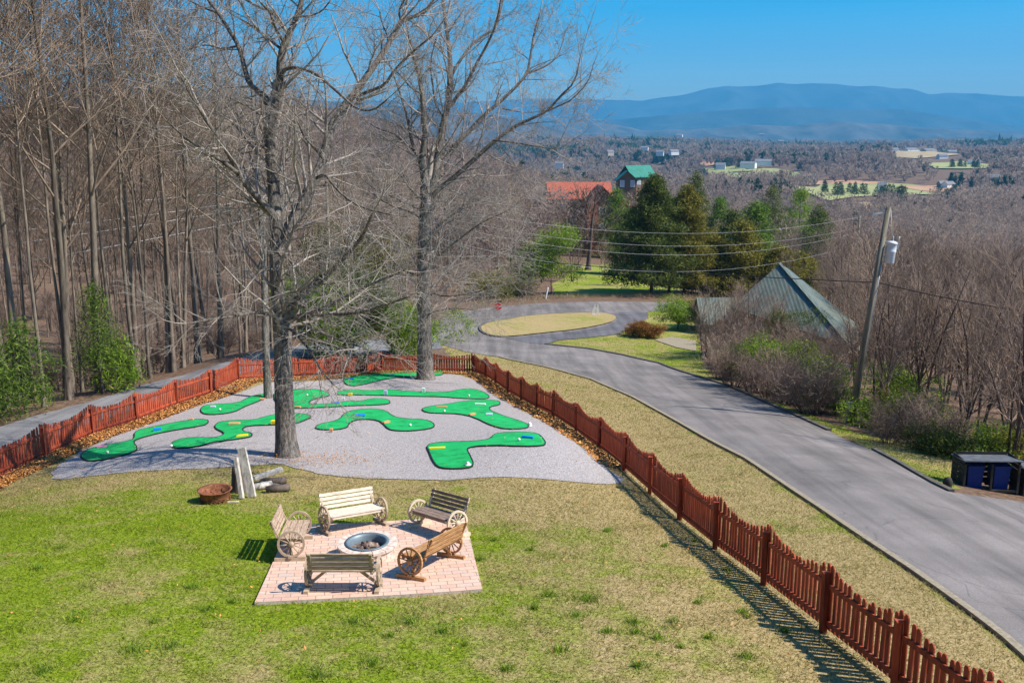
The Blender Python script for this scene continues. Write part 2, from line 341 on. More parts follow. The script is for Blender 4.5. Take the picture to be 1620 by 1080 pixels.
for X, z, h in [(-26, 45, 16.5), (-50, 45, 17.5), (-36, 34, 14.5), (-60, 25, 14), (-25, 60, 19), (-30, 75, 20.5), (-60, 100, 22.5), (-12, 100, 22), (-100, 160, 22), (-40, 160, 26), (-150, 300, 12), (-60, 300, 17), (5, 300, 34), (-300, 450, 0), (-110, 480, 12), (10, 480, 50),
    (-900, 1000, 20), (-350, 900, 30), (28, 40, 16), (40, 60, 20), (40, 25, 15), (70, 150, 33), (80, 80, 25), (60, 240, 40), (0, 220, 32), (160, 300, 50), (250, 250, 52), (100, 420, 56), (0, 700, 62), (300, 700, 61), (600, 700, 62), (-150, 900, 55), (0, 1000, 60), (500, 1000, 60), (1500, 1000, 60), (0, 1800, 56), (900, 1800, 58), (2500, 2000, 58), (-1500, 2500, 40), (600, 2250, 46), (200, 2250, 50), (1500, 2500, 66), (1000, 3200, 100), (2500, 3200, 110),
    (0, 3500, 95), (2500, 4500, 130), (-3000, 4000, 60), (0, 9000, 150), (6000, 9000, 150), (-6000, 9000, 150), (0, 25000, 200), (15000, 25000, 200), (-15000, 25000, 200)]:
    CTL.append(xzh(X, z, h))
for X, Y, Z in [(0, -6, 1.2), (-14, -6, 1.0), (14, -6, .8), (0, -25, 1.6), (-30, -25, 1), (30, -25, .4), (-40, 0, -1), (40, 0, -2)]: CTL.append((X, Y, Z))
CT = np.array(CTL)
def warp(x, y): 
    s = np.maximum(y / K + 45, 6.0); return np.stack([x / s * 1.5, np.log(s) * 1.2], -1)
WC = warp(CT[:, 0], CT[:, 1]); KC = .06
def kern(a, b): return np.sqrt(((a[:, None, :] - b[None, :, :]) ** 2).sum(-1) + KC ** 2)
A = kern(WC, WC); A[np.diag_indices(len(A))] -= 2e-4
PP = np.concatenate([np.ones((len(WC), 1)), WC], 1); nC = len(WC)
SYS = np.block([[A, PP], [PP.T, np.zeros((3, 3))]])
SOL = np.linalg.lstsq(SYS, np.concatenate([CT[:, 2], np.zeros(3)]), rcond=None)[0]
def T(x, y):
    x = np.asarray(x, float); y = np.asarray(y, float); sh = x.shape; x = x.ravel(); y = y.ravel(); out = np.empty(len(x))
    for i in range(0, len(x), 60000):
        a, b_ = x[i:i + 60000], y[i:i + 60000]; W = warp(a, b_)
        z = kern(W, WC) @ SOL[:nC] + SOL[nC] + W @ SOL[nC + 1:]
        d = np.clip((b_ - 216) / 720, 0, 1)
        z = z + d * (13 * np.sin(a / 210 + 1.3) * np.sin(b_ / 375 + .4) + 6 * np.sin(a / 83 + b_ / 173) + 2 * np.sin(a / 41 - b_ / 82))
        out[i:i + 60000] = z
    return out.reshape(sh)
def Tz(x, y): return float(T(np.array([x]), np.array([y]))[0])
def G(u, v, off=0.0):                                   # picture point -> ground point
    d = np.array([(u - 810) / F, CP - (v - 540) / F * SP, -(SP + (v - 540) / F * CP)])
    t_ = 8 * 1.01 ** np.arange(900); P = d[None] * t_[:, None]; P[:, 2] += CAMZ
    below = P[:, 2] < T(P[:, 0], P[:, 1]) + off
    k = int(np.argmax(below)) if below.any() else 899
    a, b_ = t_[max(k - 1, 0)], t_[k]
    for _ in range(22):
        m_ = (a + b_) / 2; p = d * m_
        if p[2] + CAMZ < Tz(p[0], p[1]) + off: b_ = m_
        else: a = m_
    p = d * b_; return np.array([p[0], p[1], Tz(p[0], p[1])])
def zdepth(p): return (p[1] * CP + (CAMZ - p[2]) * SP) / K
def proj(x, y, z):
    h = CAMZ - z; zc = y * CP + h * SP; return 810 + F * x / zc, 540 + F * (h * CP - y * SP) / zc, zc / K
def smooth_poly(pts, it=2, closed=True):
    P = np.array(pts, float)
    for _ in range(it):
        Q = np.roll(P, -1, 0) if closed else P[1:]
        B = P if closed else P[:-1]
        R = np.empty((2 * len(B), P.shape[1])); R[0::2] = .75 * B + .25 * Q; R[1::2] = .25 * B + .75 * Q
        if not closed: R = np.vstack([P[:1], R, P[-1:]])
        P = R
    return P
def inside(poly, x, y):
    c = np.zeros(np.shape(x), bool); n = len(poly)
    for i in range(n):
        x1, y1 = poly[i][:2]; x2, y2 = poly[(i + 1) % n][:2]
        if y1 == y2: continue
        k = ((y1 > y) != (y2 > y)) & (x < (x2 - x1) * (y - y1) / (y2 - y1) + x1); c ^= k
    return c
def sheet(name, poly, off, mat, step=.8, parent=None, jitter=0, smooth=True):
    P = [np.array(p[:2]) for p in poly]; B = []
    for i in range(len(P)):
        a, b_ = P[i], P[(i + 1) % len(P)]; L = np.linalg.norm(b_ - a); k = max(1, int(L / step))
        for j in range(k):
            q = a + (b_ - a) * j / k
            if jitter: q = q + rng.normal(0, jitter, 2)
            B.append(q)
    B = np.array(B); lo, hi = B.min(0), B.max(0)
    gx, gy = np.meshgrid(np.arange(lo[0], hi[0], step), np.arange(lo[1], hi[1], step)); gx, gy = gx.ravel(), gy.ravel()
    k = inside(B, gx, gy); gx, gy = gx[k], gy[k]
    vs = [Vector(q) for q in B] + [Vector(q) for q in zip(gx, gy)]
    es = [(i, (i + 1) % len(B)) for i in range(len(B))]
    r = delaunay_2d_cdt(vs, es, [list(range(len(B)))], 1, 1e-5)
    V = np.array([(q.x, q.y) for q in r[0]]); Z = T(V[:, 0], V[:, 1]) + off
    me = bpy.data.meshes.new(name); fs = [tuple(f) for f in r[2]]
    fill(me, np.column_stack([V, Z]), np.fromiter((i for f in fs for i in f), dtype=np.int32), np.array([len(f) for f in fs]), [True] * len(fs))
    return link(name, me, mat, parent)
def strip(name, line, width, h, mat, off=0.0, parent=None):       # kerb along a ground polyline
    L = np.array([p[:2] for p in line]); Tn = np.gradient(L, axis=0); Tn /= np.linalg.norm(Tn, axis=1)[:, None]
    Nn = np.column_stack([-Tn[:, 1], Tn[:, 0]]) * width / 2; m_ = MB(); z = T(L[:, 0], L[:, 1])
    V = []
    for i in range(len(L)):
        for s, zz in ((-1, -.1), (-1, h), (1, h), (1, -.1)):
            V.append((L[i, 0] + s * Nn[i, 0], L[i, 1] + s * Nn[i, 1], z[i] + off + zz))
    f = [(i * 4 + j, i * 4 + j + 1, i * 4 + j + 5, i * 4 + j + 4) for i in range(len(L) - 1) for j in range(3)]
    f += [(0, 1, 2, 3), tuple(len(L) * 4 - k for k in (1, 2, 3, 4))]
    m_.add(V, f); return m_.build(name, mat, parent)
def dens(line, step=.5):
    L = np.array([p[:2] for p in line]); o = [L[0]]
    for a, b_ in zip(L[:-1], L[1:]):
        k = max(1, int(np.linalg.norm(b_ - a) / step))
        for j in range(1, k + 1): o.append(a + (b_ - a) * j / k)
    return np.array(o)
# ------------------------------------------------------------ ground, roads, lawns
def GP(l, off=0): return [G(u, v, off) for u, v in l]
FENCE_R = [(1715, 1345), (1553, 1204), (1415, 1090), (1302, 1000), (1208, 925), (1131, 868), (1075, 822), (1028, 781), (987, 744), (948, 712), (911, 684), (875, 660), (848, 647), (824.7, 634), (803, 622), (783.5, 607), (768, 597), (749, 590)]
FENCE_B = [(749, 590), (677, 588), (605, 588), (533, 594), (455, 598), (378, 602)]
FENCE_L = [(378, 602), (334, 624), (280.5, 642), (217.5, 666.5), (147.5, 689), (72, 723), (-28, 768), (-150, 830)]
ROAD_NEAR = [(1900, 1330), (1750, 1160), (1590, 1010), (1440, 900), (1300, 806), (1180, 726), (1085, 675), (1000, 628), (935, 600), (860, 580), (790, 565), (735, 556), (697, 545)]
RIGHT_EDGE = [(862, 545), (930, 552), (985, 562), (1043, 575), (1150, 610), (1230, 645), (1312, 682)]
LAWN_R = [(862, 545), (881, 539), (948, 532.5), (982, 528.5), (1000, 517), (1022, 506), (1026, 500), (1021, 494.6), (1047, 491), (1120, 491)]
wf_r, wf_b, wf_l = GP(FENCE_R), GP(FENCE_B), GP(FENCE_L)
w_near = GP(ROAD_NEAR); w_redge = GP(RIGHT_EDGE); w_lawnr = GP(LAWN_R)
yard = [p[:2] for p in wf_r] + [p[:2] for p in wf_b[1:]] + [p[:2] for p in wf_l[1:]] + [(-45, 5), (-45, -30), (30, -30)]
verge = [p[:2] for p in w_near] + [p[:2] for p in wf_r[::-1]] + [(30, -30), (40, -20)]
lawn_r = [p[:2] for p in GP([(862, 545), (881, 539), (948, 532.5), (982, 528.5), (1000, 517), (1022, 506), (1026, 500), (1021, 494.6), (1047, 491), (1100, 491), (1106, 540), (1115, 585), (1180, 622), (1280, 655), (1340, 680), (1420, 698), (1500, 712), (1520, 745), (1505, 778), (1450, 750), (1385, 712), (1312, 682), (1230, 645), (1150, 610), (1043, 575), (930, 552)])]
meadow = [p[:2] for p in GP([(880, 468), (872, 450), (905, 432), (925, 418), (985, 420), (1100, 425), (1130, 445), (1060, 462), (1000, 468), (940, 470)])]
GRAVEL = [(74, 757), (110, 722), (160, 694), (215, 676), (300, 645), (345, 632), (390, 618), (420, 606), (480, 604), (540, 599), (620, 594), (700, 591), (738, 595), (770, 612), (800, 632), (842, 658), (885, 682), (925, 712), (965, 742), (1000, 766), (950, 766), (875, 759), (780, 756), (690, 760), (600, 756), (520, 752), (480, 742), (445, 733), (400, 736), (300, 742), (200, 748), (120, 756)]
w_gravel = [p[:2] for p in smooth_poly(GP(GRAVEL), 1)]
def seg_dist(line, x, y):
    d = np.full(np.shape(x), 1e9)
    for a, b_ in zip(line[:-1], line[1:]):
        a = np.array(a[:2]); b_ = np.array(b_[:2]); ab = b_ - a
        t = np.clip(((x - a[0]) * ab[0] + (y - a[1]) * ab[1]) / (ab @ ab), 0, 1)
        d = np.minimum(d, np.hypot(x - a[0] - t * ab[0], y - a[1] - t * ab[1]))
    return d
fence_all = wf_r + wf_b[1:] + wf_l[1:]
def zone(x, y):
    R = np.ones(len(x)); Gd = np.zeros(len(x))
    iy = inside(yard, x, y); R[iy] = 0; iv = inside(verge, x, y) & ~iy; R[iv] = 0
    il = inside(lawn_r, x, y); R[il] = 0; im = inside(meadow, x, y); R[im] = 0
    Gd[iy] = .11 + .30 * np.clip((x[iy] + 3.5) / 7, 0, 1); gd = seg_dist(w_gravel + [w_gravel[0]], x, y)
    Gd[iy] += .40 * np.clip(1 - gd[iy] / 6, 0, 1) + .02 * np.clip(x[iy], 0, 12)
    Gd[iv] = .50; Gd[il] = .26; Gd[im] = .2
    fl = seg_dist(wf_l + [], x, y); R[iy] = np.maximum(R[iy], np.clip(1.4 - fl[iy] / 1.1, 0, 1))
    fb = seg_dist(wf_b, x, y); R[iy] = np.maximum(R[iy], np.clip(1.2 - fb[iy] / .8, 0, 1))
    fr = seg_dist(wf_r[8:], x, y); R[iy] = np.maximum(R[iy], np.clip(1.1 - fr[iy] / .8, 0, 1))
    t1 = G(455, 722); R[iy] = np.maximum(R[iy], np.clip(1.0 - np.hypot(x - t1[0] - .6, (y - t1[1] + .4) * 1.2)[iy] / 1.9, 0, 1))
    far = y > 200; Gd[far] = .1
    return R, Gd
def axis(lo, hi, fine_lo, fine_hi, step, g):
    a = list(np.arange(fine_lo, fine_hi, step)); s = step
    while a[-1] < hi: s *= g; a.append(a[-1] + s)
    s = step; b_ = [fine_lo]
    while b_[-1] > lo: s *= g; b_.append(b_[-1] - s)
    return np.array(b_[:0:-1] + a)
ax = axis(-32000, 32000, -24, 26, .45, 1.045); ay = axis(-60, 32000, 4, 90, .5, 1.035)
gx, gy = np.meshgrid(ax, ay); z = T(gx, gy); nx, ny = len(ax), len(ay)
near_n = (gy < 140); 
me = bpy.data.meshes.new('ground')
i = np.arange((ny - 1) * (nx - 1)); r_, c_ = i // (nx - 1), i % (nx - 1); a0 = r_ * nx + c_
fill(me, np.column_stack([gx.ravel(), gy.ravel(), z.ravel()]), np.column_stack([a0, a0 + 1, a0 + nx + 1, a0 + nx]).ravel(), np.full(len(a0), 4), np.ones(len(a0), bool))
R, Gd = zone(gx.ravel(), gy.ravel())
ca = me.color_attributes.new('zone', 'FLOAT_COLOR', 'POINT'); ca.data.foreach_set('color', np.column_stack([R, Gd, 0 * R, 0 * R + 1]).astype(np.float32).ravel())
tag(link('ground', me, 'ground'), kind='structure')
def zattr(o, g, r=0):
    me = o.data; n = len(me.vertices); ca = me.color_attributes.new('zone', 'FLOAT_COLOR', 'POINT')
    ca.data.foreach_set('color', np.tile(np.array([r, g, 0, 1], np.float32), n))
# road (one asphalt sheet), driveways, island
ROADP = ROAD_NEAR + [(686, 528), (700, 503), (732, 493), (770, 487), (813, 483), (868, 479), (949, 477), (1047, 478.5), (1150, 481), (1260, 484), (1300, 500), (1150, 493), (1047, 491), (1021, 494.6), (1026, 500), (1022, 506), (1000, 517), (982, 528.5), (948, 532.5), (881, 539), (862, 545)] + RIGHT_EDGE[1:] + [(1345, 700), (1385, 714), (1450, 752), (1505, 779), (1560, 787), (1640, 797), (1760, 815), (1950, 900)]
sheet_road = sheet('road', GP(ROADP), .025, 'asphalt', 1.0); tag(sheet_road, kind='structure')
DRV = [(800, 535), (856, 530), (918, 524), (964, 514.5), (978, 506), (973, 500), (962, 496), (1000, 493), (1021, 495), (1026, 500), (1022, 506), (1000, 517), (982, 528.5), (948, 532.5), (881, 539), (862, 545.5), (830, 542)]
tag(sheet('driveway_apron', GP(DRV), .045, 'asphalt_dark', .8), kind='structure')
DR_L = [(413, 557), (378, 568), (333, 580), (289, 594), (215, 612), (150, 634), (70, 655), (0, 677), (-120, 715), (-260, 760)]
dl = np.array([p[:2] for p in GP(DR_L)])
tn = np.gradient(dl, axis=0); tn /= np.linalg.norm(tn, axis=1)[:, None]; nn = np.column_stack([-tn[:, 1], tn[:, 0]])
if nn[3][0] < 0: nn = -nn
dn = dl + nn * 3.0
join = np.array([p[:2] for p in GP([(470, 547), (560, 538), (640, 536), (690, 528)])]); join2 = np.array([p[:2] for p in GP([(700, 552), (620, 556), (540, 560), (470, 566)])])
tag(sheet('driveway', [*dl[::-1], *join, *join2, *dn], .03, 'asphalt_drive', .8, jitter=.05), kind='structure')
ISL = [(800, 534), (779, 533), (763, 527), (758, 520), (762, 515), (776, 510.5), (813, 503), (856, 498.6), (905, 496), (949, 495.5), (970, 499), (976, 504), (965, 512), (918, 521.5), (856, 528)]
w_isl = smooth_poly(GP(ISL), 1)
isl = sheet('traffic_island', w_isl, .12, 'ground', .8); zattr(isl, .45); tag(isl, kind='structure')
edge_i = [p for p in w_isl] + [w_isl[0]]
tag(strip('island_kerb', dens(edge_i[:18]), .22, .14, 'kerb_dark'), kind='structure')
tag(strip('road_kerb', dens(w_redge), .2, .11, 'kerb_dark'), kind='structure')
tag(strip('road_kerb', dens(GP([(1382, 712), (1420, 732), (1450, 750), (1478, 766), (1505, 779)])), .18, .11, 'kerb_dark'), kind='structure')
tag(strip('road_kerb', dens(w_near[1:11]), .15, .07, 'concrete'), kind='structure')
gv = sheet('gravel', w_gravel, .02, 'gravel', .6, jitter=.10); tag(gv, kind='structure')
# concrete parking pad beside the hedge
tag(sheet('parking_pad', GP([(1035, 538), (1062, 533), (1100, 540), (1102, 556), (1070, 550)]), .05, 'concrete', .8), kind='structure')

# ------------------------------------------------------------ patio
pc = GP([(403, 957), (763, 936), (735, 819), (458, 834)])
o0 = pc[0]; ex = pc[1] - pc[0]; ang = math.atan2(ex[1], ex[0]); ca_, sa_ = math.cos(ang), math.sin(ang)
pat = thing('patio', 'square pink brick paver patio under the wagon wheel benches', 'patio', tuple(o0), ang)
def patio_sheet():
    o = sheet('paving', [p[:2] for p in pc], .06, None, .5); me = o.data; n = len(me.vertices)
    V = np.empty(n * 3, np.float32); me.vertices.foreach_get('co', V); V = V.reshape(-1, 3) - o0
    W = np.column_stack([V[:, 0] * ca_ + V[:, 1] * sa_, -V[:, 0] * sa_ + V[:, 1] * ca_, V[:, 2]])
    me.vertices.foreach_set('co', W.astype(np.float32).ravel()); me.materials.append(M['paver']); o.parent = pat; return W
patio_sheet()
m_ = MB()
for i in range(4):
    a, b_ = pc[i] - o0, pc[(i + 1) % 4] - o0
    for q in range(12):
        p, r2 = a + (b_ - a) * q / 12, a + (b_ - a) * (q + 1) / 12
        P1 = [(p[0] * ca_ + p[1] * sa_, -p[0] * sa_ + p[1] * ca_), (r2[0] * ca_ + r2[1] * sa_, -r2[0] * sa_ + r2[1] * ca_)]
        z1, z2 = Tz(*(p + o0)[:2]) - o0[2], Tz(*(r2 + o0)[:2]) - o0[2]
        m_.add([(*P1[0], z1 - .1), (*P1[1], z2 - .1), (*P1[1], z2 + .058), (*P1[0], z1 + .058)], [(0, 1, 2, 3)])
m_.build('paver_edge', 'block', pat)
# ------------------------------------------------------------ grass blades
def blades(n, area, zmax):
    x0, x1, y0, y1 = area; x = rng.uniform(x0, x1, n); y = rng.uniform(y0, y1, n)
    keep = rng.random(n) < np.clip((19 / np.maximum(y, 13)) ** 1.3, 0, 1); x, y = x[keep], y[keep]
    k = (inside(yard, x, y) | inside(verge, x, y) | inside(lawn_r, x, y)) & ~inside(w_gravel, x, y) & ~inside([p[:2] for p in pc], x, y); x, y = x[k], y[k]
    u, v, zc = proj(x, y, T(x, y)); k = (u > -150) & (u < 1780) & (v < 1200); x, y, zc = x[k], y[k], zc[k]
    n = len(x); z = T(x, y) - .005; L = rng.gamma(4, .0075, n) + .010; 
    clump = (np.sin(x * 2.3 + 1.7 * np.sin(y * 1.9)) + np.sin(y * 3.1 + 2 * np.sin(x * 1.3))) > 1.1; L[clump] *= 1.5
    a = rng.uniform(0, 2 * np.pi, n); wd = rng.uniform(.006, .012, n) * np.clip(zc / 14, 1, 2.2); lean = rng.uniform(.5, 2.2, n); b_ = rng.uniform(0, 2 * np.pi, n)
    V = np.empty((n, 3, 3)); dx, dy = np.cos(a) * wd, np.sin(a) * wd
    V[:, 0] = np.column_stack([x - dx, y - dy, z]); V[:, 1] = np.column_stack([x + dx, y + dy, z])
    V[:, 2] = np.column_stack([x + np.cos(b_) * L * lean, y + np.sin(b_) * L * lean, z + L])
    o = tris_obj('grass', V, 'grass'); Rr, Gg = zone(x, y); me = o.data
    ca = me.color_attributes.new('zone', 'FLOAT_COLOR', 'POINT')
    ca.data.foreach_set('color', np.repeat(np.column_stack([Rr, Gg, 0 * Rr, 0 * Rr + 1]), 3, 0).astype(np.float32).ravel())
    return tag(o, 'short mixed green and straw lawn grass', 'grass', kind='stuff')
blades(1500000, (-18, 17, 11, 82), 40)
# weeds: dark green tufts dotted over the lawn
def tufts():
    V = []
    for u, v, s in [(930, 950, .28), (650, 985, .35), (560, 985, .22), (300, 930, .2), (380, 875, .2), (210, 1030, .25), (500, 1070, .4), (912, 975, .2), (1040, 1010, .25), (240, 860, .15), (120, 980, .2), (590, 1050, .2), (960, 1000, .15), (700, 1000, .2), (840, 870, .12), (1180, 1040, .2), (60, 900, .15), (1000, 985, .14)] + [(rng.uniform(20, 1250), rng.uniform(830, 1075), rng.uniform(.05, .16)) for _ in range(30)]:
        c = G(u, v)
        if not inside(yard, np.array([c[0]]), np.array([c[1]]))[0] or inside([p[:2] for p in pc], np.array([c[0]]), np.array([c[1]]))[0]: continue
        z = Tz(c[0], c[1])
        for _ in range(int(900 * s)):
            r_ = s * abs(random.gauss(0, .75)); a = random.random() * 6.28; x, y = c[0] + r_ * math.cos(a), c[1] + r_ * math.sin(a); z = Tz(x, y) if _ % 20 == 0 else z
            L = random.uniform(.05, .11); a = random.random() * 6.28; b_ = random.random() * 6.28; w_ = .008
            V.append([(x - w_ * math.cos(a), y - w_ * math.sin(a), z), (x + w_ * math.cos(a), y + w_ * math.sin(a), z), (x + .06 * math.cos(b_), y + .06 * math.sin(b_), z + L)])
    return tag(tris_obj('weed_tufts', np.array(V), 'fol_bright'), 'low dark green weed tufts dotted across the lawn', 'weeds', kind='stuff')
tufts()
# leaf litter
def leaves(name, label, n, pts_fn, size=(.04, .09), up=.035):
    x, y = pts_fn(n); n = len(x); z = T(x, y) + up + rng.random(n) ** 2 * .10
    a = rng.uniform(0, 6.28, n); s = rng.uniform(*size, n); t1 = np.column_stack([np.cos(a), np.sin(a), rng.normal(0, .4, n)]) * s[:, None]
    t2 = np.column_stack([-np.sin(a), np.cos(a), rng.normal(0, .4, n)]) * s[:, None] * .7; c = np.column_stack([x, y, z])
    V = np.stack([c - t1, c + t2, c + t1], 1); V = np.concatenate([V, np.stack([c - t1, c + t1, c - t2], 1)], 1).reshape(-1, 3, 3)
    return tag(tris_obj(name, V, 'leaf'), label, 'leaves', kind='stuff')
def along(line, lo, hi):
    def f(n):
        L = dens(line, .1); i = rng.integers(0, len(L) - 1, n); t = L[i + 1] - L[i]; t = t / np.linalg.norm(t, axis=1)[:, None]; nn = np.column_stack([-t[:, 1], t[:, 0]])
        p = L[i] + nn * (lo + (hi - lo) * rng.random(n) ** 1.4)[:, None]; return p[:, 0], p[:, 1]
    return f
sgn = 1
leaves('leaf_litter', 'orange fallen leaves heaped along the left red fence', 22000, along(wf_l, .1, 1.05), (.025, .055))
leaves('leaf_litter', 'orange fallen leaves along the back red fence and far corner', 9000, along(wf_b, .1, .9), (.025, .055))
leaves('leaf_litter', 'dark brown leaves under the far half of the roadside fence', 5000, along(wf_r[8:], .05, .9), (.03, .07))
def scat(n):
    t = G(455, 722); x = rng.normal(t[0] + .8, 1.2, n); y = rng.normal(t[1] - .5, .7, n); return x, y
leaves('leaf_litter', 'bark chips and leaves scattered round the big oak base', 900, scat, (.012, .03))
def scat2(n):
    x = rng.uniform(-16, 8, n * 3); y = rng.uniform(13, 56, n * 3); k = inside(yard, x, y); return x[k][:n], y[k][:n]
leaves('leaf_litter', 'single brown leaves scattered thinly over lawn and gravel', 1700, scat2, (.012, .03), .055)

# ------------------------------------------------------------ fence
def fence_run(line, label, side, name='picket_fence'):
    root = thing(name, label, 'fence', tuple(line[len(line) // 2])); o = np.array(line[len(line) // 2])
    for i, p in enumerate(line):
        m = MB(); ln = rng.normal(0, .012, 2)
        hgt = 1.08
        m.beam(np.array(p) - o - (0, 0, .2), np.array(p) - o + (ln[0], ln[1], hgt), .10, .10); m.box(np.array(p) - o + (ln[0], ln[1], hgt + .01), (.115, .115, .025))
        m.build('post', 'paint_red', root)
    for a, b_ in zip(line[:-1], line[1:]):
        a = np.array(a); b_ = np.array(b_); d = b_ - a; L = np.hypot(d[0], d[1]); t = d / L; n = np.array([-t[1], t[0], 0]) * side
        for hh in (.22, .86):
            m = MB(); off = n * .03 + np.array([0, 0, hh]) + rng.normal(0, .008, 3)
            m.beam(a - o + off + t * .05, b_ - o + off - t * .05, .035, .09); m.build('rail', 'paint_red', root)
        k = max(6, int(round(L / .150))); m = MB()
        for j in range(k):
            f = (j + .5) / k; p = a + d * f; zt = Tz(p[0], p[1]); h = .94 + .24 * (2 * abs(f - .5)) ** 1.8 + rng.normal(0, .012)
            base = np.array([p[0], p[1], zt + .07]) - o + n * .06; lx = rng.normal(0, .018)
            w2 = .052; c = t.copy(); c[2] = 0; c /= np.linalg.norm(c); q = n * .010
            pr = [(-w2, 0), (w2, 0), (w2, h - .045), (w2 * .45, h), (-w2 * .45, h), (-w2, h - .045)]
            V = [base + c * (x_ + lx * y_) + q * s + np.array([0, 0, y_]) for s in (-1, 1) for x_, y_ in pr]
            m.add(V, [(0, 1, 2, 3, 4, 5), (11, 10, 9, 8, 7, 6)] + [(e, (e + 1) % 6 + 0, (e + 1) % 6 + 6, e + 6) for e in range(6)])
        m.build('picket_panel', 'paint_red', root)
    return root
def sgn_out(line):
    a, b_ = np.array(line[3]), np.array(line[4]); t = (b_ - a)[:2] / np.linalg.norm((b_ - a)[:2]); n = np.array([-t[1], t[0]]); c = (a + b_)[:2] / 2 + n * .5
    return -1 if inside(yard, np.array([c[0]]), np.array([c[1]]))[0] else 1
fence_run(wf_r, 'long dark red picket fence with scalloped tops running beside the road', sgn_out(wf_r))
fence_run(wf_b, 'short red picket fence behind the far greens and second oak', sgn_out(wf_b))
fence_run(wf_l, 'red picket fence along the driveway at the left of the gravel', sgn_out(wf_l))

# ------------------------------------------------------------ benches
def wheel(mb_rim, mb_sp, mb_hub, cx, c, Rr):
    a = np.linspace(0, 2 * math.pi, 25)
    for ro, ri in ((Rr, Rr - .045),):
        V = []; w2 = .022
        for t in a[:-1]:
            for r, x in ((ro, -w2), (ro, w2), (ri, w2), (ri, -w2)): V.append((cx + x, c[0] + r * math.cos(t), c[1] + r * math.sin(t)))
        n = 24; mb_rim.add(V, [(i * 4 + j, i * 4 + (j + 1) % 4, ((i + 1) % n) * 4 + (j + 1) % 4, ((i + 1) % n) * 4 + j) for i in range(n) for j in range(4)])
    for t in np.arange(12) * math.pi / 6 + .13:
        mb_sp.tube([(cx, c[0] + .04 * math.cos(t), c[1] + .04 * math.sin(t)), (cx, c[0] + (Rr - .04) * math.cos(t), c[1] + (Rr - .04) * math.sin(t))], [.016, .011], 6)
    mb_hub.lathe((cx, c[0], c[1]), [(0, -.045), (.055, -.045), (.06, -.02), (.06, .02), (.055, .045), (0, .045)], 12, [[0, 0, 1], [0, 1, 0], [-1, 0, 0]])
def make_bench(L, woods, root):
    wd, wh = woods
    Rr = .275; c = (.02, Rr + .07); h = L / 2
    m = MB()
    for i in range(4): m.box((0, -.18 + i * .125, .42), (L - .10, .112, .028))
    m.build('seat', wd, root)
    bk = MB()
    for i in range(4):
        zz = .50 + i * .088; yy = -.27 - (zz - .45) * .28
        bk.box((0, yy, zz), (L - .10, .024, .066), Matrix.Rotation(.27, 3, 'X'))
    bk.build('backrest', wd, root)
    for s in (-1, 1):
        x = s * (h - .10); fr = MB(); fr.beam((x, -.20, .37), (x, -.41, .80), .05, .035); fr.beam((x, -.27, .395), (x, .26, .395), .045, .05, (1, 0, 0)); fr.build('backrest_support', wh, root)
        w_ = bpy.data.objects.new('wheel', None); 
        rim, sp, hub = MB(), MB(), MB(); wheel(rim, sp, hub, s * h, c, Rr)
        ro = rim.build('wheel', wh, root); sp.build('spokes', wh, ro); hub.build('hub', wh, ro)
        ft = MB(); ft.box((s * (h - .01), .0, .035), (.085, .62, .07)); ft.beam((s * (h - .01), 0, .06), (s * (h - .01), 0, .11), .08, .14); ft.build('foot_skid', wh, root)
        stt = MB(); stt.beam((s * (h - .05), .0, .12), (s * (h - .38), -.05, .40), .04, .05); stt.build('strut', wh, root)
    m = MB(); m.box((0, -.02, .37), (L - .04, .05, .05)); m.box((0, .22, .375), (L - .12, .03, .06)); m.build('stretcher', wd, root)
    return root
def place_bench(l, r, woods, label):
    a, b_ = G(*l, .06), G(*r, .06); a[2] += .06; b_[2] += .06; c = (a + b_) / 2; X = (b_ - a); L = np.linalg.norm(X); X /= L
    e = .3; nrm = np.array([Tz(c[0] - e, c[1]) - Tz(c[0] + e, c[1]), Tz(c[0], c[1] - e) - Tz(c[0], c[1] + e), 2 * e]); nrm /= np.linalg.norm(nrm)
    nrm = nrm * .6 + np.array([0, 0, 1]) * .4; Y = np.cross(nrm, X); Y /= np.linalg.norm(Y); Z = np.cross(X, Y)
    t = thing('wagon_wheel_bench', label, 'bench', group='wagon wheel benches round the fire pit')
    t.matrix_world = Matrix([[X[0], Y[0], Z[0], c[0]], [X[1], Y[1], Z[1], c[1]], [X[2], Y[2], Z[2], c[2]], [0, 0, 0, 1]])
    print("bench", L, file=__import__("sys").stderr); make_bench(min(max(L, 1.3), 1.62), woods, t)
place_bench((490, 931), (598, 931), ('wood_grey', 'wheel_grey'), 'wagon wheel bench nearest the camera with its slatted back turned to us')
place_bench((603, 827), (512, 843), ('wood_pale', 'wheel_grey'), 'bleached cream wagon wheel bench behind the fire pit facing the camera')
place_bench((474, 847), (457, 893), ('wood_grey', 'wheel_grey'), 'weathered wagon wheel bench on the left patio edge facing right')
place_bench((726, 851), (664, 831), ('wood_dark', 'wheel_pale'), 'dark grey brown wagon wheel bench at the back right patio corner')
place_bench((650, 916), (714, 881), ('wood_brown', 'wood_brown'), 'orange brown wagon wheel bench at right with an orange hub, seen from behind')

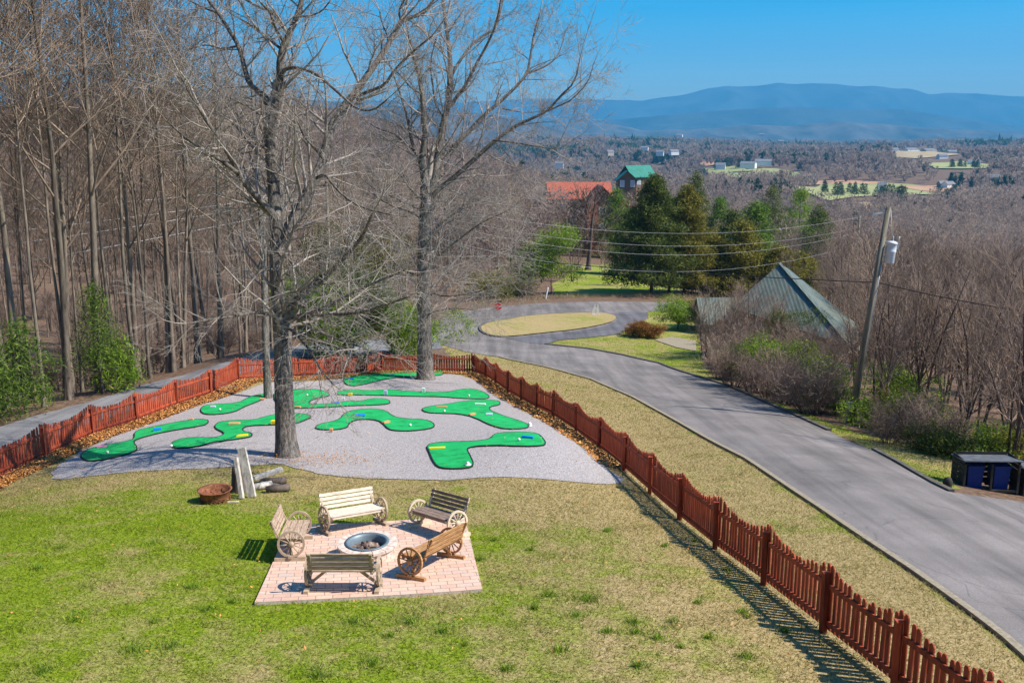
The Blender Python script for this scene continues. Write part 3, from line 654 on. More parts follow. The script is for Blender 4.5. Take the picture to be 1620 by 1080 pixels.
# ------------------------------------------------------------ fire pit
def ring_blocks(R1, R0, zs, n, mat, root, name):
    for (z0, z1, off) in zs:
        for i in range(n):
            a0 = (i + off) * 2 * math.pi / n + .012; a1 = (i + 1 + off) * 2 * math.pi / n - .012; am = (a0 + a1) / 2
            P = [(R1 * math.cos(t), R1 * math.sin(t)) for t in (a0, am, a1)] + [(R0 * math.cos(t), R0 * math.sin(t)) for t in (a1, am, a0)]
            m = MB(); m.prism(P, z0, z1); m.build(name, mat, root)
c = G(582, 884); fp = thing('fire_pit', 'round pink block fire pit with steel ring in the middle of the patio', 'fire pit', (c[0], c[1], c[2] + .06))
ring_blocks(.56, .38, [(-.06, .10, 0), (.102, .26, .5)], 14, 'block', fp, 'wall_block')
ring_blocks(.61, .39, [(.262, .31, .25)], 14, 'block', fp, 'cap_block')
m = MB(); m.lathe((0, 0, 0), [(.375, .02), (.375, .33), (.45, .335), (.45, .325), (.385, .318), (.36, .30), (.36, .02)], 32); m.build('steel_ring', 'steel', fp)
m = MB(); m.lathe((0, 0, 0), [(0, .21), (.2, .20), (.36, .17)], 20); m.build('ash_bed', 'ash', fp)
for k in range(7):
    a = k * 1.7; m = MB(); m.tube([(.22 * math.cos(a), .22 * math.sin(a), .22), (-.12 * math.cos(a + .5), -.1 * math.sin(a + .3), .26)], [.035, .03], 7); m.build('charred_log', 'ash', fp)
# rusty fire ring
c = G(341, 793); fr = thing('fire_ring', 'rusty round metal fire bowl on short legs on the lawn', 'fire bowl', tuple(c))
m = MB(); m.lathe((0, 0, 0), [(.36, .13), (.38, .30), (.43, .325), (.43, .335), (.37, .325), (.345, .15), (.2, .11), (0, .10)], 28); m.build('bowl', 'rust', fr)
for k in range(4):
    a = k * math.pi / 2 + .6; m = MB(); m.beam((.31 * math.cos(a), .31 * math.sin(a), .18), (.36 * math.cos(a), .36 * math.sin(a), 0), .03, .02); m.build('leg', 'rust', fr)
m = MB()
for k in range(22):
    a = k * 2 * math.pi / 22; b2 = a + 2 * math.pi / 22
    m.tube([(.375 * math.cos(a), .375 * math.sin(a), .05), (.385 * math.cos(b2), .385 * math.sin(b2), .14)], .007, 4); m.tube([(.375 * math.cos(b2), .375 * math.sin(b2), .05), (.385 * math.cos(a), .385 * math.sin(a), .14)], .007, 4)
m.lathe((0, 0, 0), [(.37, .04), (.385, .04), (.385, .055), (.37, .055)], 28); m.build('lattice_skirt', 'rust', fr)
# leaning timbers, added dark form for their shaded side, logs
def timber(name, label, u, v, top, w_, t_, mat='timber', roll=0):
    a = G(u, v); o = thing(name, label, 'timber', tuple(a)); m = MB(); m.beam((0, 0, 0.02), top, w_, t_, (0, 1, .3)); m.build('beam', mat, o); return o
def one(name, label, cat, mb, mat, loc=(0, 0, 0), group=None, rz=0):
    o = mb.build(name, mat, None, loc); o.rotation_euler = (0, 0, rz); return tag(o, label, cat, group)
a = G(399, 787); m = MB(); m.beam((0, 0, .02), (-.30, .36, 1.22), .21, .09, (0, 1, .3)); one('timber', 'wide weathered grey timber leaning upright beside the rusty bowl', 'timber', m, 'timber', tuple(a))
a = G(383, 789); m = MB(); m.beam((0, 0, .02), (-.20, .36, 1.0), .09, .12, (0, 1, .3)); one('timber', 'narrow split timber leaning left of the wide grey one', 'timber', m, 'timber', tuple(a))
a = G(378, 778); m = MB()  # added dark upright form standing in for the timbers' shaded side
an = np.linspace(0, 2 * math.pi, 12)[:-1]; m.lathe((0, 0, 0), [(.24, 0), (.19, .15), (.16, .5), (.14, .70), (.0, .72)], 11)
one('timber_shade_form', 'dark upright stump propping the leaning timbers', 'stump', m, 'bark_dark', tuple(a))
a = G(424, 764); m = MB(); m.beam((-.32, -.18, .22), (.38, .16, .36), .24, .07, (0, 0, 1)); one('plank', 'short pale plank lying across the log pile', 'plank', m, 'timber', tuple(a))
for k, (u, v, dx, dy, r, lb) in enumerate([(440, 778, .30, .10, .10, 'dark bark log at the right end of the log pile'), (426, 772, .30, -.12, .085, 'dark log in the middle of the pile under the plank'), (413, 774, .25, .16, .10, 'pale split log beside the leaning timbers'), (433, 766, .34, .06, .10, 'rear log of the pile nearest the oak')]):
    a = G(u, v); m = MB(); m.tube([(-dx, -dy, r), (0, 0, r * 1.02), (dx, dy, r)], [r * 1.03, r, r * .95], 10); one('log', lb, 'log', m, 'bark_dark' if k != 2 else 'timber', tuple(a), 'logs piled by the oak')
a = G(369, 796); m = MB(); m.beam((-.14, 0, .03), (.14, .03, .03), .05, .04); one('wood_offcut', 'small pale wood offcut on the grass in front of the timbers', 'offcut', m, 'wood_pale', tuple(a))

# ------------------------------------------------------------ putting greens
def c6(l): return [(100 + x / 4.05, 580 + y / 4.05) for x, y in l]
def c7(l): return [(480 + x / 4.05, 580 + y / 4.05) for x, y in l]
def c3(l): return [(440 + x / 5.0625, 540 + y / 5.0625) for x, y in l]
GREENS = [
 ('long two lobed putting green at the lower left of the gravel', c6([(110, 575), (150, 540), (250, 515), (440, 480), (460, 455), (455, 430), (500, 405), (830, 343), (920, 345), (935, 360), (900, 385), (640, 425), (470, 470), (450, 490), (480, 530), (455, 555), (290, 600), (170, 612), (130, 600)])),
 ('forked putting green directly behind the big oak trunk', c6([(695, 510), (700, 490), (770, 465), (870, 462), (960, 465), (1020, 450), (1035, 430), (980, 405), (970, 385), (1000, 360), (1080, 352), (1230, 348), (1300, 325), (1370, 310), (1480, 305), (1570, 312), (1592, 328), (1560, 345), (1490, 372), (1350, 380), (1180, 385), (1145, 405), (1160, 425), (1200, 430), (1215, 445), (1190, 460), (1050, 480), (960, 490), (860, 520), (740, 530), (700, 522)])),
 ('teardrop putting green beside the left fence leaf pile', c6([(878, 290), (890, 262), (930, 250), (1120, 240), (1190, 200), (1250, 185), (1290, 180), (1300, 205), (1230, 235), (1160, 262), (1100, 295), (1000, 312), (910, 312)])),
 ('putting green with a round head and thin tail right of the big oak', c7([(0, 152), (90, 150), (150, 168), (172, 185), (150, 195), (60, 215), (30, 235), (60, 250), (200, 240), (290, 225), (370, 228), (430, 210), (520, 210), (560, 228), (545, 245), (450, 252), (320, 255), (160, 265), (0, 272), (-110, 275), (-185, 230), (-190, 165), (-100, 150)])),
 ('arched putting green in the middle of the gravel', c7([(72, 400), (100, 375), (180, 360), (240, 340), (260, 305), (330, 282), (460, 275), (530, 290), (575, 325), (640, 340), (780, 345), (830, 365), (843, 388), (810, 405), (700, 418), (600, 418), (545, 408), (515, 375), (480, 350), (400, 342), (330, 348), (290, 370), (285, 395), (220, 410), (120, 412)])),
 ('long thin wavy putting green in front of the second oak', c7([(200, 180), (240, 158), (330, 150), (400, 160), (560, 150), (640, 162), (850, 170), (930, 168), (1010, 148), (1090, 148), (1150, 165), (1190, 190), (1190, 206), (1150, 212), (1000, 208), (900, 198), (700, 195), (560, 190), (380, 186), (240, 186)])),
 ('boot shaped putting green nearest the roadside fence', c7([(755, 280), (790, 262), (900, 250), (1040, 224), (1140, 219), (1230, 221), (1262, 232), (1258, 250), (1190, 262), (1195, 285), (1250, 310), (1440, 372), (1445, 390), (1410, 405), (1300, 408), (1210, 385), (1100, 330), (1000, 308), (880, 305), (790, 300)])),
 ('L shaped putting green at the near right of the gravel', c7([(790, 520), (815, 500), (900, 490), (1100, 486), (1200, 472), (1215, 445), (1260, 432), (1410, 428), (1500, 435), (1545, 480), (1553, 500), (1530, 515), (1400, 520), (1200, 512), (1080, 520), (1045, 535), (1070, 580), (1095, 640), (1050, 660), (920, 663), (860, 650), (830, 610), (805, 550)])),
 ('oval putting green against the back fence round the second oak', c3([(520, 310), (560, 285), (800, 245), (1000, 232), (1240, 225), (1320, 235), (1335, 250), (1310, 275), (1240, 280), (1080, 285), (900, 300), (780, 325), (690, 350), (600, 365), (540, 350)]))]
for lb, pl in GREENS:
    W = smooth_poly(GP(pl), 1); c = W.mean(0); c[2] = Tz(c[0], c[1]); root = thing('putting_green', lb, 'putting green', tuple(c), group='mini golf greens on the gravel')
    o = sheet('turf', W, .06, 'green', .5); me = o.data; me.transform(Matrix.Translation(-Vector(c))); o.parent = root
    o = strip('edging', dens(list(W) + [W[0]], .3), .032, .07, 'edging'); o.data.transform(Matrix.Translation(-Vector(c))); o.parent = root
def blk(u, v, L, w_, h, rz, mat, lb, kind='golf_block'):
    p = G(u, v, .06); m = MB()
    z = h / 2; m.box((0, 0, z), (L, w_, h)); m.box((0, 0, h + .004), (L * .8, w_ * .6, .012)); m.box((-L * .42, 0, h * .3), (L * .05, w_ * 1.15, h * .6)); m.box((L * .42, 0, h * .3), (L * .05, w_ * 1.15, h * .6))
    one(kind, lb, 'golf obstacle', m, mat, (p[0], p[1], p[2] + .06), 'mini golf obstacles', rz)
blk(249, 680.5, .30, .22, .08, .3, 'blue', 'blue block on the lower left green')
blk(161, 707.5, .34, .10, .06, .2, 'pink', 'pink strip on the near lobe of the lower left green')
blk(303, 664, .15, .1, .06, 0, 'orange', 'small brown stop on the rim of the lower left green')
blk(371, 670.5, .42, .18, .05, .1, 'orange', 'tan board on the forked green left of the oak')
blk(434, 670.5, .22, .20, .14, 0, 'yellow', 'upright yellow block touching the oak trunk')
blk(383, 689.5, .42, .13, .05, .35, 'yellow', 'yellow bar on the short tail of the forked green')
blk(409, 627, .26, .12, .06, .1, 'orange', 'orange board at the far tip of the teardrop green')
blk(415, 632, .22, .1, .06, .1, 'orange', 'orange board beside the slim trunk at the tip of the teardrop green')
blk(337, 644, .22, .14, .06, .1, 'lavender', 'pale lavender block on the teardrop green')
blk(471, 644.5, .26, .12, .05, -.2, 'orange', 'tan board on the round headed green right of the oak')
blk(532, 638, .28, .18, .06, 0, 'blue', 'blue block on the thin tail of the round headed green')
blk(570, 658, .38, .26, .07, 0, 'blue', 'blue block on top of the arched green')
blk(611, 668.5, .3, .14, .06, .8, 'orange', 'tan board at the bend of the arched green')
blk(524, 682, .12, .1, .1, 0, 'orange', 'small orange stop at the left foot of the arched green')
blk(610, 624, .16, .14, .22, 0, 'lavender', 'left white block standing on the long wavy green')
blk(670, 620, .16, .14, .22, 0, 'white', 'right white block standing on the long wavy green')
blk(554, 625, .2, .14, .1, 0, 'yellow', 'yellow block at the left end of the long wavy green')
blk(543, 632, .16, .1, .1, 0, 'white', 'white block on the gravel between wavy and round headed greens')
blk(699, 644.5, .48, .11, .05, 0, 'orange', 'tan bar on the toe of the boot shaped green')
blk(760, 640, .50, .13, .06, -.1, 'white', 'white and blue bar at the top of the boot shaped green')
blk(747, 656, .3, .14, .06, .7, 'orange', 'tan board in the middle of the boot shaped green')
blk(774, 656, .28, .2, .06, 0, 'lavender', 'pale block at the ankle of the boot shaped green')
blk(692, 709.5, .52, .12, .05, .12, 'yellow', 'yellow bar on the L shaped green')
blk(835, 692.5, .40, .12, .06, -.35, 'blue', 'blue bar on the far arm of the L shaped green')
blk(620, 594, .3, .16, .06, 0, 'lavender', 'pale block on the oval green by the back fence')
blk(555, 600, .3, .16, .06, 0, 'blue', 'blue block at the shaded end of the oval green')
bi = 0
for u, v, lb in [(740, 735, 'white ball on the near foot of the L shaped green'), (838, 673, 'white ball cup post at the tip of the boot shaped green'), (170, 717, 'white ball on the lower left green'), (348, 649, 'white ball on the teardrop green'), (649, 674, 'white ball on the arched green'), (703, 651.5, 'white ball on the toe of the boot shaped green'), (742, 627, 'white ball on the right end of the long wavy green'), (821, 697, 'white ball on the far arm of the L shaped green'), (687, 583, 'white ball cup post behind the second oak'), (271, 707, 'white ball on the near rim of the forked green'), (486, 626, 'white ball on the round headed green')]:
    p = G(u, v, .06); m = MB(); r = .05 if 'post' not in lb else .07; m.lathe((0, 0, r), [(r * math.sin(t), -r * math.cos(t)) for t in np.linspace(0, math.pi, 9)], 12)
    if 'post' in lb or 'foot' in lb: m.lathe((.0, .0, 0), [(.10, 0), (.10, .02), (.04, .03)], 12)
    one('golf_ball', lb, 'golf ball', m, 'white', (p[0], p[1], p[2] + .062), 'mini golf balls')
# ------------------------------------------------------------ trees
class Tubes:
    def __init__(s): s.g = {}
    def add(s, P, r, n): s.g.setdefault((len(P), n), []).append((np.asarray(P, float), np.broadcast_to(np.asarray(r, float), (len(P),))))
    def mesh(s, name):
        VV, FF, base = [], [], 0
        for (k, n), L in s.g.items():
            P = np.array([a for a, _ in L]); r = np.array([b for _, b in L]); m = len(L)
            Tn = np.gradient(P, axis=1); Tn /= np.linalg.norm(Tn, axis=2, keepdims=True) + 1e-9
            ref = np.where(np.abs(Tn[:, :1, 0:1]) < .8, np.array([1., .02, .01]), np.array([.01, 1., .02]))
            U = np.cross(Tn, np.broadcast_to(ref, Tn.shape)); U /= np.linalg.norm(U, axis=2, keepdims=True) + 1e-9; V = np.cross(Tn, U)
            a = np.arange(n) * 2 * math.pi / n
            R = P[:, :, None] + r[:, :, None, None] * (np.cos(a)[:, None] * U[:, :, None] + np.sin(a)[:, None] * V[:, :, None])
            VV.append(R.reshape(-1, 3)); i = np.arange(k - 1)[:, None]; j = np.arange(n)[None]
            q = np.stack([i * n + j, i * n + (j + 1) % n, (i + 1) * n + (j + 1) % n, (i + 1) * n + j], -1).reshape(-1, 4)
            FF.append((q[None] + (np.arange(m) * k * n)[:, None, None] + base).reshape(-1, 4)); base += m * k * n
        F_ = np.concatenate(FF); me = bpy.data.meshes.new(name)
        return fill(me, np.concatenate(VV), F_.ravel(), np.full(len(F_), 4), np.ones(len(F_), bool))
UPV = np.array([0, 0, 1.])
def unit(v): return v / (np.linalg.norm(v) + 1e-9)
def rnd_perp(d):
    v = rng.normal(size=3); v -= d * (v @ d); return unit(v)
def walk(p, d, L, n, wob, up):
    P = [p]; s = L / n
    for _ in range(n):
        d = unit(d + rng.normal(0, wob, 3) + UPV * up); p = p + d * s; P.append(p)
    return P, d
def grow(tb, p, d, L, r, lvl, prm):
    nseg = (5, 4, 3, 2, 2)[min(lvl, 4)]
    P, dend = walk(p, d, L, nseg, prm['wob'], prm['up'] * (1 if lvl < 3 else .5)); k = len(P)
    rr = np.linspace(r, r * .35, k); tb.add(P, np.maximum(rr, prm['rmin']), 5 if lvl <= 1 else 3)
    if lvl >= prm['max']: return
    nc = prm['n'][lvl]; nc = max(1, int(nc + rng.normal(0, .6)))
    for c in range(nc):
        t = .22 + .78 * (c + rng.random()) / nc if c < nc - 1 else 1.0
        f = t * (k - 1); i = min(int(f), k - 2); q = P[i] + (P[i + 1] - P[i]) * (f - i); dd = unit(P[i + 1] - P[i])
        an = math.radians(rng.uniform(*prm['ang'])) if c < nc - 1 else math.radians(12)
        nd = unit(dd * math.cos(an) + rnd_perp(dd) * math.sin(an))
        grow(tb, q, nd, L * rng.uniform(*prm['lr']) * (1.15 - .45 * t), r * (1 - .6 * t) * .62, lvl + 1, prm)
def bare_tree(H, r0, clear, prm, lean=.012, fork=False):
    tr, cr = Tubes(), Tubes(); n = 12; d = unit(np.array([rng.normal(0, lean), rng.normal(0, lean), 1]))
    P, _ = walk(np.array([0, 0, -.3]), d, H + .3, n, .022, .02); P = np.array(P); t = np.linspace(0, 1, n + 1)
    rr = r0 * (1 - .88 * t ** .9); rr[0] *= 1.55; rr[1] *= 1.03; tr.add(P, rr, 8)
    nb = prm['nb']
    for c in range(nb):
        t = clear + (1 - clear) * ((c + rng.random()) / nb) ** .9; t = min(t, .985); f = t * n; i = min(int(f), n - 1); q = P[i] + (P[i + 1] - P[i]) * (f - i)
        a = rng.uniform(0, 2 * math.pi); el = math.radians(rng.uniform(*prm['el'])); nd = np.array([math.cos(a) * math.cos(el), math.sin(a) * math.cos(el), math.sin(el)])
        L = H * prm['bl'] * (1.1 - .75 * (t - clear) / (1 - clear)) * rng.uniform(.65, 1.15)
        grow(cr, q, nd, L, r0 * (1 - .88 * t) * .38 + .012, 1, prm)
    return tr.mesh('trunk'), cr.mesh('crown')
PF = dict(nb=20, n=(0, 6, 5, 3, 3), max=4, wob=.12, up=.10, rmin=.009, ang=(25, 55), lr=(.42, .68), el=(32, 70), bl=.27)
forest_var = []
for i in range(7):
    p = dict(PF); p['nb'] = (17, 20, 15, 22, 18, 14, 20)[i]; p['bl'] = (.30, .26, .34, .24, .3, .36, .22)[i]
    forest_var.append(bare_tree(22, (.165, .13, .185, .115, .15, .18, .10)[i], (.42, .5, .38, .55, .35, .33, .45)[i], p))
PL = dict(nb=16, n=(0, 6, 4, 3, 0), max=3, wob=.13, up=.10, rmin=.022, ang=(25, 55), lr=(.42, .68), el=(20, 65), bl=.32)
forest_low = [bare_tree(20, (.2, .17, .24, .19)[i], (.3, .38, .25, .33)[i], PL) for i in range(4)]
PS = dict(nb=20, n=(0, 6, 5, 4, 0), max=3, wob=.12, up=.12, rmin=.008, ang=(20, 45), lr=(.5, .75), el=(35, 70), bl=.42)
def multi_stem(H, ns, r0, prm, spread=.22):
    tr, cr = Tubes(), Tubes()
    for s in range(ns):
        a = rng.uniform(0, 6.28); l = rng.uniform(.3, 1) * spread; d = unit(np.array([math.cos(a) * l, math.sin(a) * l, 1])); h = H * rng.uniform(.7, 1)
        P, _ = walk(np.array([math.cos(a) * .15, math.sin(a) * .15, -.2]), d, h, 8, .06, .03); P = np.array(P); tr.add(P, r0 * (1 - .8 * np.linspace(0, 1, 9)) * rng.uniform(.7, 1), 6)
        for c in range(prm['nb']):
            t = .18 + .8 * (c + rng.random()) / prm['nb']; f = t * 8; i = min(int(f), 7); q = P[i] + (P[i + 1] - P[i]) * (f - i)
            a = rng.uniform(0, 6.28); el = math.radians(rng.uniform(*prm['el'])); nd = np.array([math.cos(a) * math.cos(el), math.sin(a) * math.cos(el), math.sin(el)])
            grow(cr, q, nd, h * prm['bl'] * (1.1 - .7 * t) * rng.uniform(.6, 1.1), r0 * (1 - .8 * t) * .5 + .006, 1, prm)
    return tr.mesh('trunk'), cr.mesh('crown')
P5 = dict(PS); P5['nb'] = 10
scrub_var = [multi_stem(10, k, .09, P5) for k in (3, 2, 4, 3, 2)]
PB = dict(nb=7, n=(0, 4, 4, 0, 0), max=3, wob=.16, up=.05, rmin=.007, ang=(25, 60), lr=(.5, .8), el=(15, 75), bl=.45)
scrub_tan = []
for a_, b2_ in scrub_var:
    scrub_tan.append((a_.copy(), b2_.copy()))
bush_var = [multi_stem(2.6, 16, .022, PB, .9) for _ in range(3)]
def tree_from(var, name, label, x, y, s, rz, tm='bark_forest', cm='twig', group=None, cat='tree', sz=None, sink=.0):
    root = thing(name, label, cat, (x, y, Tz(x, y) - sink), rz, group); root.scale = (s, s, s if sz is None else sz)
    link('trunk', var[0], tm, root); link('crown', var[1], cm, root); return root
def setmat(me, mat): me.materials.clear(); me.materials.append(M[mat])
for a, b_ in forest_var + forest_low: setmat(a, 'bark_forest'); setmat(b_, 'twig')
for a, b_ in scrub_var: setmat(a, 'bark_dark'); setmat(b_, 'twig_red')
for a, b_ in scrub_tan: setmat(a, 'bark_forest'); setmat(b_, 'twig')
for a, b_ in bush_var: setmat(a, 'bark_dark'); setmat(b_, 'twig_red')

# ---- the two big oaks, limbs traced as real branches at their own distance
def hero(name, label, base, zc, trunk, limbs, prm, sidestep, seed, tscale=1.0, droop=None):
    global rng; keep = rng; rng = np.random.default_rng(seed)
    b0 = G(*base); zc = zdepth(b0); root = thing(name, label, 'tree', tuple(b0)); o = b0
    tr, cr = Tubes(), Tubes()
    def P3(u, v, dz): return np.array(uvz(u, v, zc + dz)) - o
    P = [P3(u, v, 0) for u, v, _ in trunk]; P[0] = P[0] - np.array([0, 0, .25]); tr.add(smooth_poly(P, 1, False), np.interp(np.linspace(0, 1, 2 * len(P)), np.linspace(0, 1, len(P)), [t[2] for t in trunk]), 14)
    lines = [(smooth_poly(P, 1, False), [t[2] for t in trunk], .35)]
    for pts, r0, r1, dz in limbs:
        k = len(pts); Q = [P3(u, v, dz[0] + (dz[1] - dz[0]) * (i / (k - 1)) ** 1.2) for i, (u, v) in enumerate(pts)]
        Q = np.array(Q); Q = smooth_poly(Q, 1, False); rr = np.linspace(r0, r1, len(Q)); tr.add(Q, rr, 8); lines.append((Q, list(rr), .1))
    for Q, rr, start in lines:
        seg = np.linalg.norm(np.diff(Q, axis=0), axis=1); cum = np.concatenate([[0], np.cumsum(seg)]); L = cum[-1]; rr = np.interp(cum / L, np.linspace(0, 1, len(rr)), rr)
        s = L * start
        while s < L:
            i = min(np.searchsorted(cum, s) - 1, len(seg) - 1); i = max(i, 0); f = (s - cum[i]) / seg[i]; q = Q[i] + (Q[i + 1] - Q[i]) * f; d = unit(Q[i + 1] - Q[i]); r = np.interp(s, cum, rr)
            an = math.radians(rng.uniform(35, 75)); nd = unit(d * math.cos(an) + rnd_perp(d) * math.sin(an) + UPV * .12)
            if droop and q[2] < droop[0]: nd = unit(nd * np.array([1, 1, .4]) + np.array([0, 0, droop[1]]))
            ln = rng.uniform(.5, 1.25) * (prm['sl'] + r * 8); p2 = dict(prm)
            if droop and q[2] < droop[0]: p2['up'] = -.01
            grow(cr, q, nd, ln, max(.018, min(r * .4, .06)), 1, p2); s += rng.uniform(.5, 1.5) * sidestep
        grow(cr, Q[-1], unit(Q[-1] - Q[-2]), prm['sl'] * 1.3, rr[-1] * .9, 1, prm)
    a = tr.mesh('trunk'); b_ = cr.mesh('crown'); link('trunk', a, 'bark', root); link('crown', b_, 'twig_hero', root)
    print(name, len(b_.polygons)); rng = keep; return root
PH = dict(n=(0, 6, 5, 4, 0), max=4, wob=.14, up=.05, rmin=.0042, ang=(28, 62), lr=(.40, .70), sl=1.35); PH['n'] = (0, 6, 4, 3, 2)
T1 = [(455, 727, .56), (454, 712, .40), (452, 690, .33), (450, 640, .30), (448, 590, .285), (447, 540, .28), (446, 508, .30), (440, 470, .23), (438, 430, .22), (437, 395, .22), (440, 372, .24), (436, 340, .20), (434, 312, .19), (431, 270, .18), (427, 230, .17), (425, 195, .17)]
L1 = [([(447, 508), (457, 490), (484, 458), (505, 443), (522, 430)], .15, .09, (0, -.6)), ([(522, 430), (548, 405), (575, 372), (588, 340)], .085, .03, (-.6, -2.2)),
 ([(450, 512), (470, 500), (500, 494), (545, 470), (585, 450), (640, 428)], .09, .02, (0, -2)), ([(452, 510), (480, 499), (560, 497), (600, 486), (645, 470)], .08, .02, (0, -3)),
 ([(446, 506), (430, 496), (400, 494), (370, 500), (330, 506), (295, 512)], .07, .02, (0, -1.8)), ([(452, 515), (470, 530), (495, 560), (510, 590), (530, 610)], .05, .015, (0, -2.5)), ([(480, 515), (515, 530), (560, 545), (600, 560)], .04, .012, (-1, -3)),
 ([(440, 360), (432, 337), (420, 328), (405, 310), (392, 296), (375, 273), (366, 250), (350, 225), (332, 200)], .13, .07, (0, -1.5)), ([(332, 200), (320, 180), (304, 155), (285, 120)], .06, .025, (-1.5, -2.2)),
 ([(375, 273), (345, 250), (318, 234), (295, 220), (282, 208), (262, 190)], .07, .02, (-1.2, -2.5)), ([(436, 335), (415, 322), (395, 318), (370, 300)], .05, .02, (0, 1.5)),
 ([(427, 195), (422, 155), (411, 147), (393, 131), (387, 107), (378, 73), (360, 44), (345, 20), (329, 0), (315, -25)], .11, .04, (0, 1.2)), ([(378, 73), (350, 78), (325, 70), (300, 78)], .04, .015, (1, 1.8)), ([(347, 22), (325, 14), (305, 4)], .04, .02, (1.2, 1.8)),
 ([(427, 200), (436, 170), (442, 153), (445, 124), (442, 104), (447, 75), (458, 53), (469, 29), (478, 0), (486, -45)], .155, .07, (0, -.3)),
 ([(446, 114), (455, 108), (470, 107), (498, 115), (522, 135), (540, 151), (564, 173), (590, 176), (612, 158)], .07, .02, (-.1, -2)), ([(456, 52), (445, 40), (433, 20), (410, 12), (389, 0), (370, -12)], .06, .03, (0, 1.5)), ([(448, 66), (435, 45), (428, 20), (412, 4)], .055, .03, (0, -1.5)), ([(445, 78), (425, 62), (405, 45), (385, 33), (365, 22)], .05, .02, (0, 1)),
 ([(424, 193), (400, 172), (375, 160), (352, 150), (330, 140)], .05, .02, (0, -1.6)), ([(470, 27), (490, 26), (510, 18), (522, 2)], .035, .02, (0, -1)),
 ([(443, 375), (457, 360), (467, 340), (485, 307), (500, 280), (511, 252), (517, 227), (524, 200), (540, 173), (564, 144), (587, 111), (609, 80), (622, 56), (635, 34)], .20, .085, (0, 1.6)),
 ([(635, 34), (655, 26), (671, 21), (684, 3), (698, -20)], .08, .04, (1.6, 2)), ([(635, 36), (630, 18), (640, 0), (650, -20)], .045, .025, (1.6, 1)), ([(558, 153), (572, 150), (586, 144), (609, 135), (622, 114), (643, 91), (665, 72), (684, 57)], .07, .025, (1, -.5)),
 ([(500, 282), (515, 275), (525, 290), (545, 312), (575, 330), (620, 340)], .06, .02, (0, -2)), ([(512, 252), (498, 235), (480, 215), (472, 195)], .05, .02, (0, -1.5)), ([(428, 240), (405, 225), (385, 222)], .04, .015, (0, -1)), ([(437, 430), (425, 425), (412, 428), (402, 440)], .07, .03, (0, -1)), ([(610, 78), (615, 60), (605, 40), (600, 15)], .035, .02, (1.6, 2.5))]
hero('oak_tree', 'big bare oak with forked trunk rising from the near gravel edge', (455, 722), 22.2, T1, L1, PH, .42, 11)
T2 = [(674, 604, .80), (673, 590, .52), (672, 560, .44), (671, 500, .40), (670, 430, .38), (672, 370, .37), (675, 325, .40)]
L2 = [([(674, 330), (671, 300), (671, 275), (667, 250), (674, 220), (670, 185), (669, 155), (664, 124), (657, 100), (651, 78), (645, 50)], .27, .06, (0, -1.5)),
 ([(677, 328), (684, 300), (690, 275), (695, 233), (702, 192), (710, 166), (712, 124), (712, 90), (708, 57), (702, 13), (698, -25)], .29, .07, (0, 1)),
 ([(712, 125), (720, 108), (728, 96), (740, 78), (752, 65), (768, 54), (785, 47), (793, 15), (798, -15)], .11, .04, (1, 2)),
 ([(713, 168), (725, 150), (736, 137), (752, 104), (767, 78), (780, 52), (788, 26), (792, 0)], .12, .04, (1, -1.5)),
 ([(692, 262), (700, 246), (728, 223), (767, 181), (790, 162), (809, 145), (835, 117), (840, 85), (845, 52), (855, 20)], .16, .04, (.5, 1.5)), ([(837, 116), (866, 104), (880, 92), (887, 78), (895, 50)], .06, .025, (1.5, 2)),
 ([(679, 322), (689, 303), (720, 279), (756, 247), (788, 218), (819, 197), (845, 186), (866, 176), (884, 155), (910, 130), (918, 91)], .17, .03, (0, -1.5)), ([(866, 176), (890, 165), (905, 158), (931, 130), (938, 105)], .05, .02, (-1.4, -2)), ([(780, 222), (815, 226), (850, 232), (880, 236)], .05, .02, (-.8, -3)), ([(795, 172), (820, 177), (850, 178), (875, 170)], .05, .02, (1.2, 3)),
 ([(672, 318), (655, 305), (640, 288), (633, 275), (615, 262)], .09, .03, (0, -2)), ([(668, 260), (653, 233), (645, 187), (635, 153), (622, 117), (612, 90)], .12, .03, (0, 2)), ([(655, 238), (640, 225), (620, 210), (600, 205), (585, 195)], .07, .02, (0, 3)), ([(670, 150), (650, 140), (635, 120), (615, 105), (600, 85)], .06, .02, (0, -2)),
 ([(672, 420), (700, 400), (730, 375), (765, 350), (800, 335)], .07, .02, (0, -3)), ([(671, 470), (700, 455), (740, 430), (775, 405), (810, 385)], .07, .02, (0, 2)), ([(670, 400), (640, 385), (605, 360), (575, 350)], .07, .02, (0, -3)), ([(670, 440), (645, 430), (610, 420), (580, 425)], .06, .02, (0, 3)), ([(672, 500), (690, 492), (715, 487), (750, 490)], .06, .015, (0, -2)), ([(672, 520), (640, 510), (605, 505)], .05, .015, (0, -2)), ([(673, 380), (700, 350), (740, 325), (790, 310), (830, 305)], .08, .02, (0, 3)), ([(673, 350), (650, 335), (615, 325), (580, 300)], .07, .02, (0, 2)), ([(673, 460), (705, 470), (740, 465), (780, 455)], .05, .015, (0, -4)), ([(705, 190), (690, 170), (685, 140), (680, 100), (690, 60)], .07, .03, (1, -1))]
PH2 = dict(PH); PH2['n'] = (0, 6, 5, 3, 2); PH2['sl'] = 2.2; PH2['rmin'] = .006
hero('oak_tree', 'tall bare oak with fan of upswept limbs beside the back fence', (674, 600), 38.6, T2, L2, PH2, .55, 12)
T3 = [(424, 632, .24), (423, 610, .19), (421, 560, .17), (419, 480, .16), (417, 400, .15), (412, 330, .12), (409, 250, .10), (400, 170, .07), (397, 110, .05)]
L3 = [([(417, 400), (405, 360), (395, 330), (388, 300)], .06, .03, (0, 1)), ([(412, 330), (425, 290), (440, 250), (452, 220)], .06, .02, (0, 2)), ([(410, 280), (395, 240), (375, 215)], .05, .02, (0, -1))]
